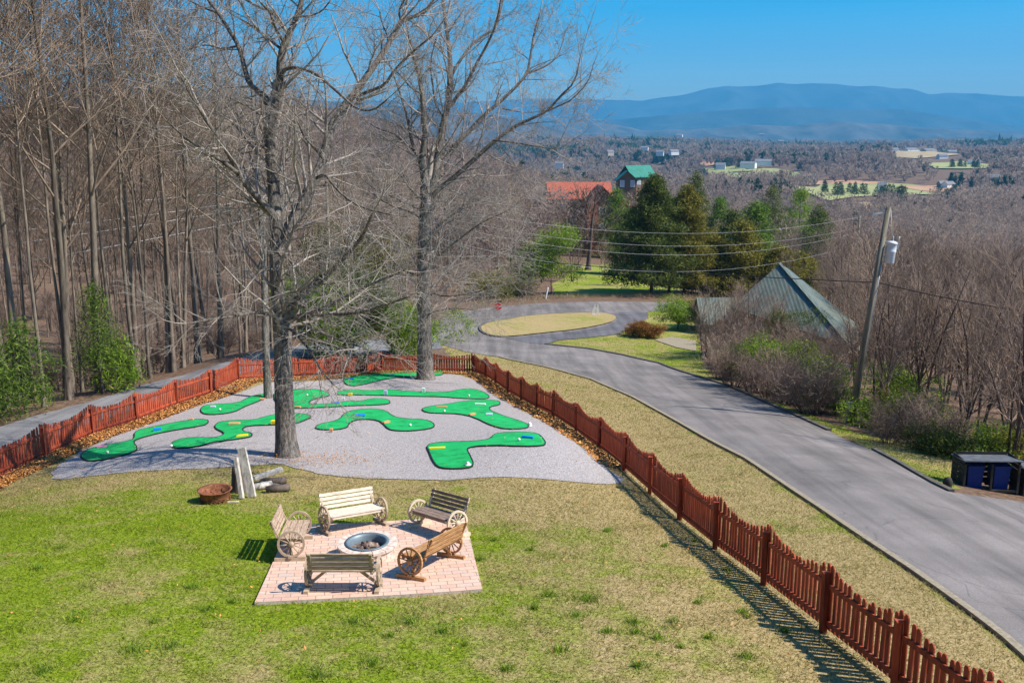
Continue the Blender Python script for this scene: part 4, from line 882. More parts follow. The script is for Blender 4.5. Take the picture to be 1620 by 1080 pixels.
PH3 = dict(PH); PH3['sl'] = 1.4; PH3['rmin'] = .008
hero('oak_tree', 'slim bare trunk just behind the big oak at the gravel edge', (424, 630), 30, T3, L3, PH3, .8, 13)

# ---- forest to the left and behind
FG = 'bare trees of the wood beyond the driveway'
front = [(12, 655, 24, 5, 'leftmost'), (33, 648, 25, 0, ''), (108, 640, 23, 2, ''), (70, 652, 20, 3, ''), (160, 626, 26, 5, ''), (216, 611, 22, 1, ''), (238, 607, 21, 6, ''), (275, 596, 24, 3, ''), (313, 582, 25, 0, ''), (348, 575, 23, 4, ''), (393, 560, 24, 2, ''), (470, 545, 22, 1, ''), (-40, 680, 24, 2, ''), (130, 628, 18, 6, ''), (290, 590, 19, 6, ''), (185, 618, 20, 3, '')]
LB = ['pale double trunk tree at the far left edge of the wood', 'straight pale trunk second from the left edge of the wood', 'thick trunk between the two young pines at the wood edge', 'thin dark trunk behind the leftmost young pine', 'tall forked tree rising over the middle young pine', 'slender twin trunk where the leaf pile ends', 'thin pole like trunk beside the twin trunk', 'slim trunk at the driveway edge above the fence corner post', 'stout dark trunk at the driveway edge under the wires', 'dark trunk at the driveway edge left of the big oak', 'trunk just left of the big oak across the driveway', 'pale trunk just right of the big oak across the driveway', 'tree cut by the left picture edge', 'thin sapling trunk behind the middle young pine', 'thin sapling close to the stout dark trunk', 'sapling right of the middle young pine']
for (u, v, H, k, _), lb in zip(front, LB):
    p = G(u, v - 8); s = H / 22; tree_from(forest_var[k], 'bare_tree', lb, p[0], p[1], s, rng.uniform(0, 6.28), group=FG)
def region_ok(x, y, z):
    u, v, zc = proj(x, y, z)
    return u, v, zc
def where(u, zc, H, kind, left=True):
    if left: bands = [(40, 'at the left picture edge'), (125, 'above the bushy left young pine'), (215, 'behind the tiered young pine'), (300, 'by the left fence corner'), (400, 'left of the big oak'), (480, 'directly behind the big oak'), (640, 'between the two big oaks'), (720, 'directly behind the second oak'), (790, 'left of the stop sign'), (9999, 'behind the traffic island')]
    else: bands = [(1220, 'above the low green roof'), (1320, 'behind the green roof peak'), (1400, 'close to the utility pole'), (1480, 'just right of the utility pole'), (1560, 'above the first bin enclosure'), (9999, 'at the right picture edge')]
    b = next(t for e, t in bands if u < e); sz = 'tall' if H > (19 if left else 9.3) else ('short' if H < (15.5 if left else 7.2) else 'middling')
    d = 'near' if zc < (48 if left else 50) else ('mid depth' if zc < (80 if left else 80) else 'distant'); return '%s %s %s %s' % (sz, d, kind, b)
cnt = 0; placed = []
def in_clear(x, y):
    a = np.array([x]); b_ = np.array([y])
    return inside(yard, a, b_)[0] or inside(verge, a, b_)[0] or inside(lawn_r, a, b_)[0] or inside(meadow, a, b_)[0]
strip_l = [*dl, *[p[:2] for p in wf_l[::-1]]]
strip_r = [*dl, *[p[:2] for p in wf_l]]
roadpoly = [p[:2] for p in GP(ROADP)]; drvpoly = [*dl[::-1], *join, *join2, *dn]
def clear_of(x, y):
    a = np.array([x]); b_ = np.array([y])
    return not (in_clear(x, y) or inside(roadpoly, a, b_)[0] or inside(drvpoly, a, b_)[0]) and seg_dist(list(dl), a, b_)[0] > 1.0 and not inside(strip_l, a, b_)[0] and not inside(strip_r, a, b_)[0] and seg_dist(wf_l, a, b_)[0] > 5 and seg_dist(wf_b, a, b_)[0] > 2.5 and seg_dist(w_near, a, b_)[0] > 1.5
tries = 0
while cnt < 280 and tries < 30000:
    tries += 1; zc = 31 + 120 * rng.random() ** 1.35; u = rng.uniform(-160, 880)
    x = (u - 810) * zc / F0; y = zc * K / CP - 3.2; 
    if not clear_of(x, y): continue
    if u > 690 and zc < 84: continue
    if u > 460 and zc < 58: continue
    if u > 830 and zc < 140: continue
    if any((x - a) ** 2 + (y - b_) ** 2 < (1.5 + zc / 80) ** 2 for a, b_ in placed): continue
    placed.append((x, y)); cnt += 1
    H = (rng.uniform(14, 22) if zc < 60 else rng.uniform(12, 17.5)) if u < 620 else rng.uniform(12, 18)
    if u > 780: H *= .8
    if u < 560: H = min(H, 26)
    low = zc > 95; var = forest_low[rng.integers(4)] if low else forest_var[rng.integers(7)]
    if zc > 130: lb = 'bare tree deep in the wood on the slope beyond the driveway'
    elif u > 600: lb = 'bare grey tree in the thicket behind the far road bend'
    else: lb = 'bare grey brown tree inside the wood beyond the driveway'
    lb = where(u, zc, H, 'bare grey brown woodland tree')
    tree_from(var, 'bare_tree', lb, x, y, H / (20 if low else 22), rng.uniform(0, 6.28), group=FG, sz=H / (20 if low else 22) * rng.uniform(.9, 1.1))
print('forest', cnt, tries)
# understory saplings and brush in the wood
cnt = 0
while cnt < 170:
    zc = 29 + 90 * rng.random() ** 1.3; u = rng.uniform(-60, 870); x = (u - 810) * zc / F0; y = zc * K / CP - 3.2
    if not clear_of(x, y) or (u > 690 and zc < 80) or (u > 440 and zc < 56) or seg_dist(list(dl), np.array([x]), np.array([y]))[0] < 2.6 or (150 < u < 230 and zc < 36): continue
    cnt += 1; tree_from(bush_var[rng.integers(3)] if cnt % 2 else scrub_var[rng.integers(5)], 'sapling', where(u, zc, 17, 'thin bare understory sapling').replace('middling ', ''), x, y, rng.uniform(.7, 1.5) if cnt % 2 else rng.uniform(.35, .7), rng.uniform(0, 6), group='saplings under the woodland trees', cat='sapling')
# ---- scrub wood on the right
cnt = 0; placed = []
for u, v, H, lb in [(1392, 668, 8.0, 'dark spreading bare tree right behind the utility pole'), (1440, 640, 9.5, 'leaning bare tree right of the utility pole'), (1600, 735, 9.5, 'dark bare tree above the bin enclosure at the right edge'), (1545, 690, 9, 'bare tree standing behind the left end of the bin enclosure'), (1490, 660, 9, 'bare tree midway between pole and bins')]:
    p = G(u, v); tree_from(scrub_var[cnt % 5], 'scrub_tree', lb, p[0], p[1], H / 10, rng.uniform(0, 6), 'bark_dark', 'twig_red', group='bare scrub trees below the road'); cnt += 1; placed.append((p[0], p[1]))
tries = 0
while cnt < 190 and tries < 30000:
    tries += 1; zc = 27 + 95 * rng.random() ** 1.2; u = rng.uniform(1130, 1760); x = (u - 810) * zc / F0; y = zc * K / CP - 3.2
    if not clear_of(x, y) or (u < 1240 and zc < 62) or (u < 1330 and zc < 45) or (u < 1420 and 30 > zc): continue
    if seg_dist([wp for wp in w_redge], np.array([x]), np.array([y]))[0] < 5: continue
    if any((x - a) ** 2 + (y - b_) ** 2 < (1.2 + zc / 45) ** 2 for a, b_ in placed): continue
    if 1090 < u < 1335 and zc < 66: continue
    if 1320 < u < 1400 and zc < 36: continue
    if u < 1290 and zc < 102: continue
    placed.append((x, y)); cnt += 1; H = rng.uniform(6, 10.5) + (2 if zc > 55 else 0)
    u_, v_, _ = proj(x, y, Tz(x, y) + H)
    if v_ < 285: H *= .75
    far_ = zc > 70
    tree_from((scrub_var if rng.random() < .5 else scrub_tan)[rng.integers(5)], 'scrub_tree', where(u, zc, H, 'bare scrub tree', False), x, y, H / 10, rng.uniform(0, 6), group='bare scrub trees below the road')
print('scrub', cnt, tries)
# brush along the right verge
for k, (u, zc, vt) in enumerate([(1120, 50, 450), (1145, 49, 445), (1170, 51, 432), (1195, 50, 440), (1215, 49, 450), (1240, 50, 448), (1262, 51, 475), (1285, 48, 505), (1305, 47, 520), (1325, 45, 525), (1158, 50, 455), (1250, 47, 485), (1290, 50, 515), (1318, 49, 520), (1130, 47, 500), (1180, 46, 505), (1228, 46, 500), (1275, 44, 510), (1310, 42, 515), (1348, 42, 500), (1372, 38, 470), (1205, 44, 530)]):
    X, Y, Z = uvz(u, vt, zc); g = Tz(X, Y); s_ = (Z - g) / 10; tree_from((scrub_var if k % 2 else scrub_tan)[k % 5], 'scrub_tree', ('leafless brush tree in front of the ' + ('low green roof' if u < 1180 else 'green roof left slope' if u < 1235 else 'green roof right slope' if u < 1300 else 'right eave of the green roof') + (', taller' if vt < 441 else ', lower')), X, Y, s_ * 1.15, rng.uniform(0, 6), group='bare scrub trees below the road', sz=s_)
BR = [(1135, 600), (1160, 612), (1190, 622), (1150, 575), (1185, 590), (1215, 630), (1220, 600), (1245, 640), (1260, 615), (1280, 655), (1290, 655), (1405, 702), (1420, 690), (1130, 560), (1290, 630), (1455, 700), (1410, 665), (1160, 545), (1195, 560), (1235, 585), (1270, 590), (1480, 715), (1170, 580), (1300, 600)]
for k, (u, v) in enumerate(BR):
    p = G(u, v); tree_from(bush_var[k % 3], 'brush_shrub', ('tangled bare brush ' + ('at the kerb' if v > 625 else 'high on the bank' if v < 585 else 'midway up the bank') + (' below the low green roof' if u < 1200 else ' below the green roof peak' if u < 1275 else ' left of the pole foot' if u < 1340 else ' at the pole foot' if u < 1400 else ' right of the pole foot')), p[0], p[1], rng.uniform(.8, 1.35) * (.75 if u > 1360 else 1), rng.uniform(0, 6), group='bare brush along the right verge', cat='shrub')

# ---- evergreens
def leafy(shape, n, size, seed, elong=1.0, clump=24, cs=.35, droop=0):
    r = np.random.default_rng(seed); nc = max(8, n // clump); C = shape(r, nc); nc = len(C)
    c = np.repeat(C, clump, 0) + r.normal(0, cs, (nc * clump, 3)) * (1, 1, .6); m = len(c)
    d = r.normal(size=(m, 3)); d[:, 2] += droop; d /= np.linalg.norm(d, axis=1)[:, None]; e = r.normal(size=(m, 3)); e = np.cross(d, e); e /= np.linalg.norm(e, axis=1)[:, None]
    s = r.uniform(.6, 1.3, m)[:, None] * size
    return np.stack([c - d * s * elong, c + e * s * .5, c + d * s * elong], 1)
def cone(H, R, z0=.5, power=.8, ragged=.25):
    def f(r, n):
        t = r.random(n) ** .75; z = z0 + (H - z0) * (1 - t); a = r.uniform(0, 6.28, n); lob = 1 + ragged * np.sin(3 * a + z * 1.7) + ragged * .7 * np.sin(z * 3.1 + a * 2) + r.normal(0, .08, n)
        rad = R * t ** power * lob * np.sqrt(r.uniform(.25, 1, n)); return np.column_stack([rad * np.cos(a), rad * np.sin(a), z])
    return f
def blob(H, R, z0, nl=9, seed=3):
    r0 = np.random.default_rng(seed); L = [(r0.normal(0, R * .42), r0.normal(0, R * .42), r0.uniform(z0 + .2 * (H - z0), H * .86), r0.uniform(.35, .55) * R) for _ in range(nl)]
    def f(r, n):
        k = r.integers(0, nl, n); v = r.normal(size=(n, 3)); v /= np.linalg.norm(v, axis=1)[:, None]; v *= r.uniform(.4, 1, n)[:, None] ** .4
        B = np.array(L)[k]; return B[:, :3] + v * B[:, 3:4] * (1, 1, .8)
    return f
def tri_mesh(name, V):
    me = bpy.data.meshes.new(name); n = len(V); return fill(me, V.reshape(-1, 3), np.arange(3 * n), np.full(n, 3))
def ever(name, label, u, v, shape, n, size, fol, H, r0=.15, seed=1, group=None, cat='tree', clump=24, cs=.35, elong=1.0, pt=None, branches=True, z0=.5):
    p = G(u, v) if pt is None else pt; root = thing(name, label, cat, tuple(p), rng.uniform(0, 6.28), group)
    m = Tubes(); P = [np.array([0, 0, -.2]), np.array([.05, 0, H * .3]), np.array([0, .08, H * .65]), np.array([0, 0, H * .93])]; m.add(P, [r0, r0 * .8, r0 * .5, .02], 7)
    if branches:
        for k in range(26):
            zz = z0 + (H * .9 - z0) * rng.random(); a = rng.uniform(0, 6.28); L = (1 - zz / H) * H * .26 + .25; m.add([np.array([0, 0, zz]), np.array([math.cos(a) * L, math.sin(a) * L, zz + L * .2])], [r0 * .28, .012], 4)
    link('trunk', m.mesh('trunk'), 'bark_dark', root); link('foliage', tri_mesh('foliage', leafy(shape, n, size, seed, elong, clump, cs)), fol, root); return root
ever('cedar_tree', 'tall dark green cedar at the left of the roadside group', 1030, 466, cone(14.6, 4.4, 1.6, .62, .35), 36000, .20, 'fol_dark', 14.5, .22, 1, z0=2)
ever('cedar_tree', 'olive gold cedar standing right of the tall dark one', 1082, 466, cone(13.6, 3.9, 1.4, .6, .35), 30000, .20, 'fol_olive', 14, .2, 2, z0=2)
ever('cedar_tree', 'dark cedar between the two tallest roadside cedars', 1058, 463, cone(12, 3.8, 1.2, .55, .35), 26000, .20, 'fol_dark', 13, .2, 3)
for k, (u, vt, zc, R, fo, lb) in enumerate([(1132, 375, 86, 2.8, 'fol_olive', 'olive cedar right of the tall roadside pair'), (1160, 335, 92, 3.0, 'fol_dark', 'dark bushy cedar above the green roof left slope'), (1198, 318, 95, 3.2, 'fol_pine', 'pointed green cedar left of the green roof peak'), (1234, 390, 84, 2.8, 'fol_olive', 'brownish cedar directly behind the green roof peak'), (1268, 400, 88, 2.6, 'fol_olive', 'low olive cedar right of the green roof peak'), (1178, 350, 84, 2.6, 'fol_olive', 'light olive cedar rising behind the roadside group'), (1224, 292, 140, 3.2, 'fol_dark', 'dark narrow cedar with rounded tip far behind the peak'), (1268, 298, 132, 3.8, 'fol_bright', 'spreading bright pine under the tan field'), (1298, 325, 125, 3.2, 'fol_dark', 'dark pine at the right of the spreading bright pine'), (1103, 272, 128, 2.8, 'fol_dark', 'dark cedar with rounded top beyond the olive gold cedar'), (1000, 330, 105, 2.8, 'fol_dark', 'dark cedar behind the left side of the tallest cedar'), (975, 300, 135, 3.4, 'fol_pine', 'green tree between the red house and the cabin'), (1140, 312, 120, 2.6, 'fol_pine', 'slim green cedar between two dark ones left of the peak')]):
    X, Y, Z = uvz(u, vt, zc); g = Tz(X, Y); H = max(4.5, Z - g); ever('cedar_tree', lb, 0, 0, cone(H, R * 1.3, .6, .55, .35), 15000, .22, fo, H, .18, 20 + k, pt=(X, Y, g), cs=.45)
YP = 'young pines at the edge of the wood'
ever('young_pine', 'bushy young pine at the left picture edge behind the fence', 42, 654, cone(4.3, 1.3, .3, .7, .5), 4200, .085, 'fol_pine', 4.2, .08, 41, YP, clump=16, elong=1.5, cs=.25)
ever('young_pine', 'young pine with tiered branches in front of the tall forked tree', 163, 624, cone(5.5, 1.1, 1.4, .75, .6), 3200, .085, 'fol_pine', 5.3, .08, 42, YP, clump=14, elong=1.5, cs=.25)
ever('young_pine', 'sparse yellowish pine sapling below the tiered young pine', 188, 618, cone(2.6, 1.3, .3, .6, .4), 1800, .12, 'fol_bright', 3.5, .05, 43, YP, clump=12, elong=1.5, cs=.3)
ever('young_pine', 'small pine tuft tree at the extreme left edge', -12, 668, cone(3.6, 1.1, .3, .6, .4), 4000, .09, 'fol_pine', 3.5, .06, 44, YP, clump=14, elong=1.5, cs=.25)
def bushy(name, label, u, v, H, R, z0, n, size, fol, seed, group=None, cs=.2, zc=None):
    pt = G(u, v) if zc is None else (lambda q: (q[0], q[1], Tz(q[0], q[1])))(uvz(u, v, zc))
    return ever(name, label, u, v, blob(H, R, z0, 11, seed), n, size, fol, H * .8, .06, seed, group, 'shrub' if H < 6 else 'tree', 18, cs, 1.0, pt, True, .2)
EV = 'evergreen shrubs behind the back fence'
bushy('evergreen_shrub', 'glossy evergreen shrub behind the fence right of the big oak', 500, 575, 5.4, 2.9, .1, 14000, .11, 'fol_bright', 51, EV)
bushy('evergreen_shrub', 'wide evergreen shrub behind the middle of the back fence', 560, 570, 5.8, 3.2, .1, 16000, .11, 'fol_pine', 52, EV)
bushy('evergreen_shrub', 'evergreen shrub left of the second oak behind the fence', 620, 568, 5.6, 3.0, .1, 15000, .11, 'fol_bright', 53, EV)
bushy('evergreen_shrub', 'light evergreen shrub touching the second oak trunk', 655, 562, 3.0, 1.7, .1, 7000, .10, 'fol_bright', 54, EV)
bushy('evergreen_tree', 'dark evergreen tree in the wood behind the wires', 545, 540, 10.5, 3.6, 2, 10000, .16, 'fol_dark', 55, cs=.4, zc=64)
bushy('evergreen_tree', 'olive evergreen tree half hidden behind the second oak', 610, 520, 9, 3.5, 2, 8000, .16, 'fol_olive', 56, cs=.45, zc=72)
bushy('evergreen_tree', 'bright green loose tree left of the meadow', 872, 470, 9.0, 3.3, .8, 9000, .17, 'fol_bright', 57, cs=.45, zc=84)
bushy('evergreen_tree', 'green loose tree just left of the bright meadow tree', 838, 472, 7.0, 2.8, .8, 6000, .17, 'fol_pine', 58, cs=.45, zc=84)
bushy('evergreen_shrub', 'low olive shrub behind the far road bend', 770, 476, 3.2, 3, .1, 5000, .13, 'fol_olive', 59, cs=.35, zc=81)
bushy('evergreen_shrub', 'dark low shrub beside the stop sign across the road', 812, 474, 3.2, 2.6, .1, 5000, .13, 'fol_pine', 60, cs=.35, zc=82)
bushy('garden_shrub', 'round yellow green shrub on the lawn beside the hedge', 1072, 520, 3.0, 1.9, .5, 10000, .09, 'fol_bright', 61, cs=.2)
bushy('garden_shrub', 'straw coloured shrub at the corner of the green roofed house', 1100, 515, 2.6, 1.2, .3, 5000, .09, 'fol_olive', 62, cs=.2)
for k, (u, v) in enumerate([(1000, 531), (1011, 532.5), (1022, 534), (1033, 535)]):
    bushy('rust_hedge', ('left end', 'second', 'third', 'right end')[k] + ' clump of the low rust coloured hedge by the driveway', u, v, 1.35, 1.0, .0, 3500, .07, 'fol_rust', 70 + k, 'rust coloured hedge clumps', cs=.1)
VG = 'green brush on the right verge'
for k, (u, v, H, R, fo, lb) in enumerate([(1215, 615, 3.2, 2.0, 'fol_bright', 'bright green bush on the bank left of the pole'), (1180, 600, 2.4, 1.5, 'fol_pine', 'green bush low on the bank near the house'), (1300, 640, 2.7, 1.9, 'fol_bright', 'bright green bush just left of the pole'), (1408, 660, 2.9, 2.0, 'fol_bright', 'bright green bush just right of the pole'), (1430, 680, 1.6, 1.4, 'fol_olive', 'pale weedy bush right of the pole foot'), (1265, 625, 2.6, 1.6, 'fol_dark', 'dark green bush in the middle of the bank'), (1240, 570, 3.8, 1.6, 'fol_dark', 'tall dark bush under the green roof edge'), (1500, 722, 1.0, 1.3, 'fol_dark', 'low ivy clump left of the bins'), (1470, 712, .9, 1.3, 'fol_dark', 'low ivy clump between bins and pole'), (1560, 728, 1.2, 1.6, 'fol_bright', 'green weeds behind the bin enclosure'), (1610, 735, 1.3, 1.5, 'fol_olive', 'olive weeds behind the right end of the bins'), (1160, 590, 1.6, 1.2, 'fol_bright', 'small bright bush at the left end of the bank'), (1378, 676, 1.2, 1.2, 'fol_bright', 'low green growth touching the right side of the pole foot'), (1322, 655, 1.3, 1.2, 'fol_pine', 'low green growth touching the left side of the pole foot'), (1450, 690, 1.7, 1.5, 'fol_bright', 'bright bush between pole and ivy clumps')]):
    bushy('green_bush', lb, u, v, H, R, 0, 6000 if H > 2 else 3500, .08, fo, 80 + k, VG, cs=.2)
# ------------------------------------------------------------ street furniture
def h_for(p, v):                                       # height above p whose picture row is v
    lo, hi = 0, 60
    for _ in range(40):
        m_ = (lo + hi) / 2
        if proj(p[0], p[1], p[2] + m_)[1] > v: lo = m_
        else: hi = m_
    return lo
def txt(name, body, size, loc, rot, mat, parent, depth=.003):
    c = bpy.data.curves.new(name, 'FONT'); c.body = body; c.size = size; c.align_x = 'CENTER'; c.align_y = 'CENTER'; c.extrude = depth; c.offset = size * .015
    o = bpy.data.objects.new(name, c); COL.objects.link(o); dg = bpy.context.evaluated_depsgraph_get(); me = bpy.data.meshes.new_from_object(o.evaluated_get(dg)); bpy.data.objects.remove(o)
    me.materials.clear(); o = link(name, me, mat, parent); o.location = loc; o.rotation_euler = rot; return o
p = G(788, 517); ss = thing('stop_sign', 'red octagonal stop sign on the grass traffic island', 'road sign', (p[0], p[1], p[2] + .1)); Hs = h_for(p, 478)
m = MB(); m.beam((0, 0, -.1), (0, 0, Hs - .1), .07, .05); m.build('post', 'galv', ss)
oc = [(.38 * math.cos(a), .38 * math.sin(a)) for a in (np.arange(8) + .5) * math.pi / 4]
def octa(r, y0, y1, mat, nm):
    P = [(x * r, z * r) for x, z in oc]; m = MB(); V = [(x, y, z + Hs - .5) for y in (y0, y1) for x, z in P]; m.add(V, [tuple(range(8)), tuple(range(15, 7, -1))] + [(i, (i + 1) % 8, 8 + (i + 1) % 8, 8 + i) for i in range(8)]); return m.build(nm, mat, ss)
octa(1.0, -.035, -.028, 'white', 'sign_border'); octa(.94, -.042, -.036, 'red', 'sign_face')
txt('lettering', 'STOP', .26, (0, -.044, Hs - .5), (math.pi / 2, 0, 0), 'white', ss)
m = MB(); m.box((0, 0, Hs - .02), (.62, .02, .14)); m.build('street_name_blade', 'edging', ss)
p = G(863, 473); m = MB(); m.lathe((0, 0, 0), [(.09, -.1), (.09, 1.35), (.07, 1.42), (0, 1.45)], 10); m.lathe((0, 0, 0), [(.095, 1.0), (.1, 1.02), (.1, 1.1), (.095, 1.12)], 10)
o = one('marker_post', 'white marker post beyond the far side of the road bend', 'marker post', m, 'white', (p[0], p[1], p[2])); o.rotation_euler = (0, .2, 0)
p = G(944, 499); 
for k, (dx, ln, lb) in enumerate([(-.45, .35, 'left leaning white board on the traffic island'), (.15, -.12, 'right upright white board on the traffic island')]):
    m = MB(); m.beam((0, 0, 0), (ln, 0, 1.0), .26, .05, (0, 1, 0)); m.box((ln * .5, .05, .03), (.4, .2, .06)); one('white_board', lb, 'board', m, 'white', (p[0] + dx, p[1], p[2] + .1))
# utility pole A
pa = G(1345, 670); HA = h_for(pa, 326); print('pole', HA, zdepth(pa))
up = thing('utility_pole', 'tall grey wooden utility pole with white transformer beside the road', 'utility pole', tuple(pa), group='utility poles')
m = MB(); m.tube([(0, 0, -.5), (0, 0, HA * .5), (0, 0, HA)], [.16, .14, .11], 14); m.build('pole_shaft', 'pole', up)
zt = HA * .80
m = MB(); m.lathe((.42, -.05, zt - .45), [(0, 0), (.20, 0), (.22, .03), (.225, .5), (.235, .52), (.235, .56), (.225, .58), (.22, .86), (.24, .88), (.23, .93), (.12, .99), (0, 1.0)], 20)
tf = m.build('transformer', 'xfmr', up)
m = MB(); m.lathe((.42, -.05, zt + .53), [(.05, 0), (.06, .04), (.03, .06), (.055, .1), (.03, .12), (.05, .16), (.02, .2), (0, .24)], 10); m.build('bushing', 'galv', tf)
m = MB(); m.beam((.1, 0, zt + .2), (.22, -.02, zt + .2), .08, .06); m.beam((.1, 0, zt - .2), (.22, -.02, zt - .2), .08, .06); m.build('bracket', 'galv', up)
m = MB(); m.box((.75, .15, zt + .35), (.14, .1, .32)); m.beam((.1, .05, zt + .5), (.75, .15, zt + .5), .04, .04); m.tube([(.78, .15, zt + .5), (.78, .15, zt + .75)], .03, 6); m.build('cutout_switch', 'galv', up)
m = MB(); m.beam((0, 0, HA - .22), (-.62, -.1, HA - .36), .06, .06); m.box((-.64, -.1, HA - .37), (.12, .09, .09)); m.build('insulator_arm', 'galv', up)
m = MB(); m.tube([(.12, 0, HA - .1), (.35, -.05, HA - 1.2), (.42, -.05, zt + .75)], .012, 5); m.tube([(.13, -.1, 0), (.12, -.09, HA * .5), (.1, -.08, HA * .75)], .02, 5); m.build('riser_wire', 'galv', up)
up.rotation_euler = (0, .095, 0)
m = MB(); m.box((-.22, -.12, .9), (.22, .16, .34)); m.beam((-.22, -.04, 0), (-.22, -.04, .8), .06, .06); m.build('meter_box', 'galv', up)
def simple_pole(lb, pt, H, r=.16):
    t = thing('utility_pole', lb, 'utility pole', pt, group='utility poles'); m = MB(); m.tube([(0, 0, -.5), (0, 0, H)], [r, r * .75], 10); m.build('pole_shaft', 'pole', t)
    m = MB(); m.beam((-.9, 0, H - .5), (.9, 0, H - .5), .09, .11); m.build('crossarm', 'pole', t)
    for x in (-.8, -.3, .8): m = MB(); m.lathe((x, 0, H - .44), [(.04, 0), (.06, .05), (.03, .08), (.05, .12), (0, .16)], 8); m.build('insulator', 'galv', t)
    return t
def pole_at(u, vt, zc, lb):
    x, y, zz = uvz(u, vt, zc); g = Tz(x, y); simple_pole(lb, (x, y, g), zz - g); return (x, y, zz)
pb = pole_at(516, 284, 56, 'pale green utility pole among the trees right of the big oak')
pcx = pole_at(1360, 342, 76, 'distant utility pole in the scrub left of the main pole')
def cable(lb, a, b_, sag, r, mat, name='power_line'):
    a = np.array(a); b_ = np.array(b_); t = np.linspace(0, 1, 28)[:, None]; P = a + (b_ - a) * t; P[:, 2] -= (sag * 4 * t * (1 - t))[:, 0]
    m = Tubes(); m.add(P, r, 5); me = m.mesh(name); tag(link(name, me, mat), lb, 'power line', 'overhead power lines')
for k, (ve, dB) in enumerate([(352, .1), (400, .7), (428, 1.1), (470, 1.9)]):
    cable(['topmost', 'second', 'third', 'lowest'][k] + ' overhead wire crossing the wood at the left', uvz(-320, ve, 33), (pb[0], pb[1], pb[2] - dB), .35, .02, 'wire')
for k, (dB, dC, sg, lb) in enumerate([(.1, .1, 3.0, 'topmost'), (.6, 1.3, 3.4, 'second'), (.9, 1.8, 3.9, 'third'), (1.9, 3.2, 4.4, 'lowest')]):
    cable(lb + ' of the pale wires sagging past the cedars to the distant pole', (pb[0], pb[1], pb[2] - dB), (pcx[0], pcx[1], pcx[2] - dC), sg, .010, 'wire')
ca1 = uvz(1389, 447, zdepth((pa[0], pa[1], pa[2] + HA * .66)))
cable('dark cable running left from the main utility pole', uvz(505, 372, 56), ca1, .5, .022, 'cable', 'cable'); cable('dark cable running right from the main utility pole', ca1, uvz(1800, 515, 26), .2, .02, 'cable', 'cable')
# bin enclosures
def enclosure(u, v, lb, rz):
    p = G(u, v); t = thing('bin_enclosure', lb, 'bin enclosure', tuple(p), rz, 'bin enclosures by the road'); Wd, Dp, Hh = 1.75, .9, 1.0
    m = MB()
    for x in (-Wd / 2, 0, Wd / 2):
        for y in (-Dp / 2, Dp / 2): m.beam((x, y, 0), (x, y, Hh), .07, .07)
    m.box((0, -Dp / 2, .08), (Wd, .06, .08)); m.box((0, Dp / 2, .08), (Wd, .06, .08)); m.build('frame', 'crate_dark', t)
    m = MB()
    for i in range(6): m.box((0, Dp / 2 + .03, .15 + i * .18), (Wd, .02, .15))
    for s in (-1, 1):
        for i in range(6): m.box((s * (Wd / 2 + .03), 0, .15 + i * .18), (.02, Dp, .15))
    m.build('side_slats', 'crate_dark', t)
    m = MB(); m.box((0, 0, Hh + .06), (Wd + .16, Dp + .2, .035), Matrix.Rotation(-.12, 3, 'X')); m.build('lid', 'plastic_top', t)
    for x in (-.43, .43):
        b = thing('wheelie_bin', 'blue wheeled bin in the ' + ('left' if x < 0 else 'right') + ' bay of the ' + ('first' if 'left' in lb else 'second') + ' dark enclosure', 'bin', tuple(np.array(p) + np.array([math.cos(rz) * x, math.sin(rz) * x, .02])), rz, 'blue bins in the enclosures')
        m = MB(); m.box((0, 0, .42), (.46, .5, .76), taper=1.12); m.build('body', 'bin_blue', b)
        m = MB(); m.box((0, -.02, .83), (.56, .6, .06)); m.box((0, .3, .82), (.46, .06, .06)); m.build('lid', 'bin_blue', b)
        for s in (-1, 1): m = MB(); m.lathe((s * .24, .27, .1), [(0, -.03), (.1, -.03), (.1, .03), (0, .03)], 12, [[0, 0, 1], [0, 1, 0], [-1, 0, 0]]); m.build('wheel', 'black', b)
enclosure(1556, 772, 'dark slatted bin enclosure at left of the pair beside the road', -.03); 
q = G(1556, 772); pe = np.array(q) + np.array([1.98, -.05, 0]); ue, ve, _ = proj(pe[0], pe[1], Tz(pe[0], pe[1])); enclosure(ue, ve, 'dark slatted bin enclosure at the right picture edge', -.03)
p = G(1499, 770); m = MB(); m.lathe((0, 0, 0), [(.12, 0), (.16, .15), (.1, .3), (0, .33)], 9); one('garbage_bag', 'small greenish bag lying left of the bin enclosure', 'bag', m, 'crate_dark', tuple(p))

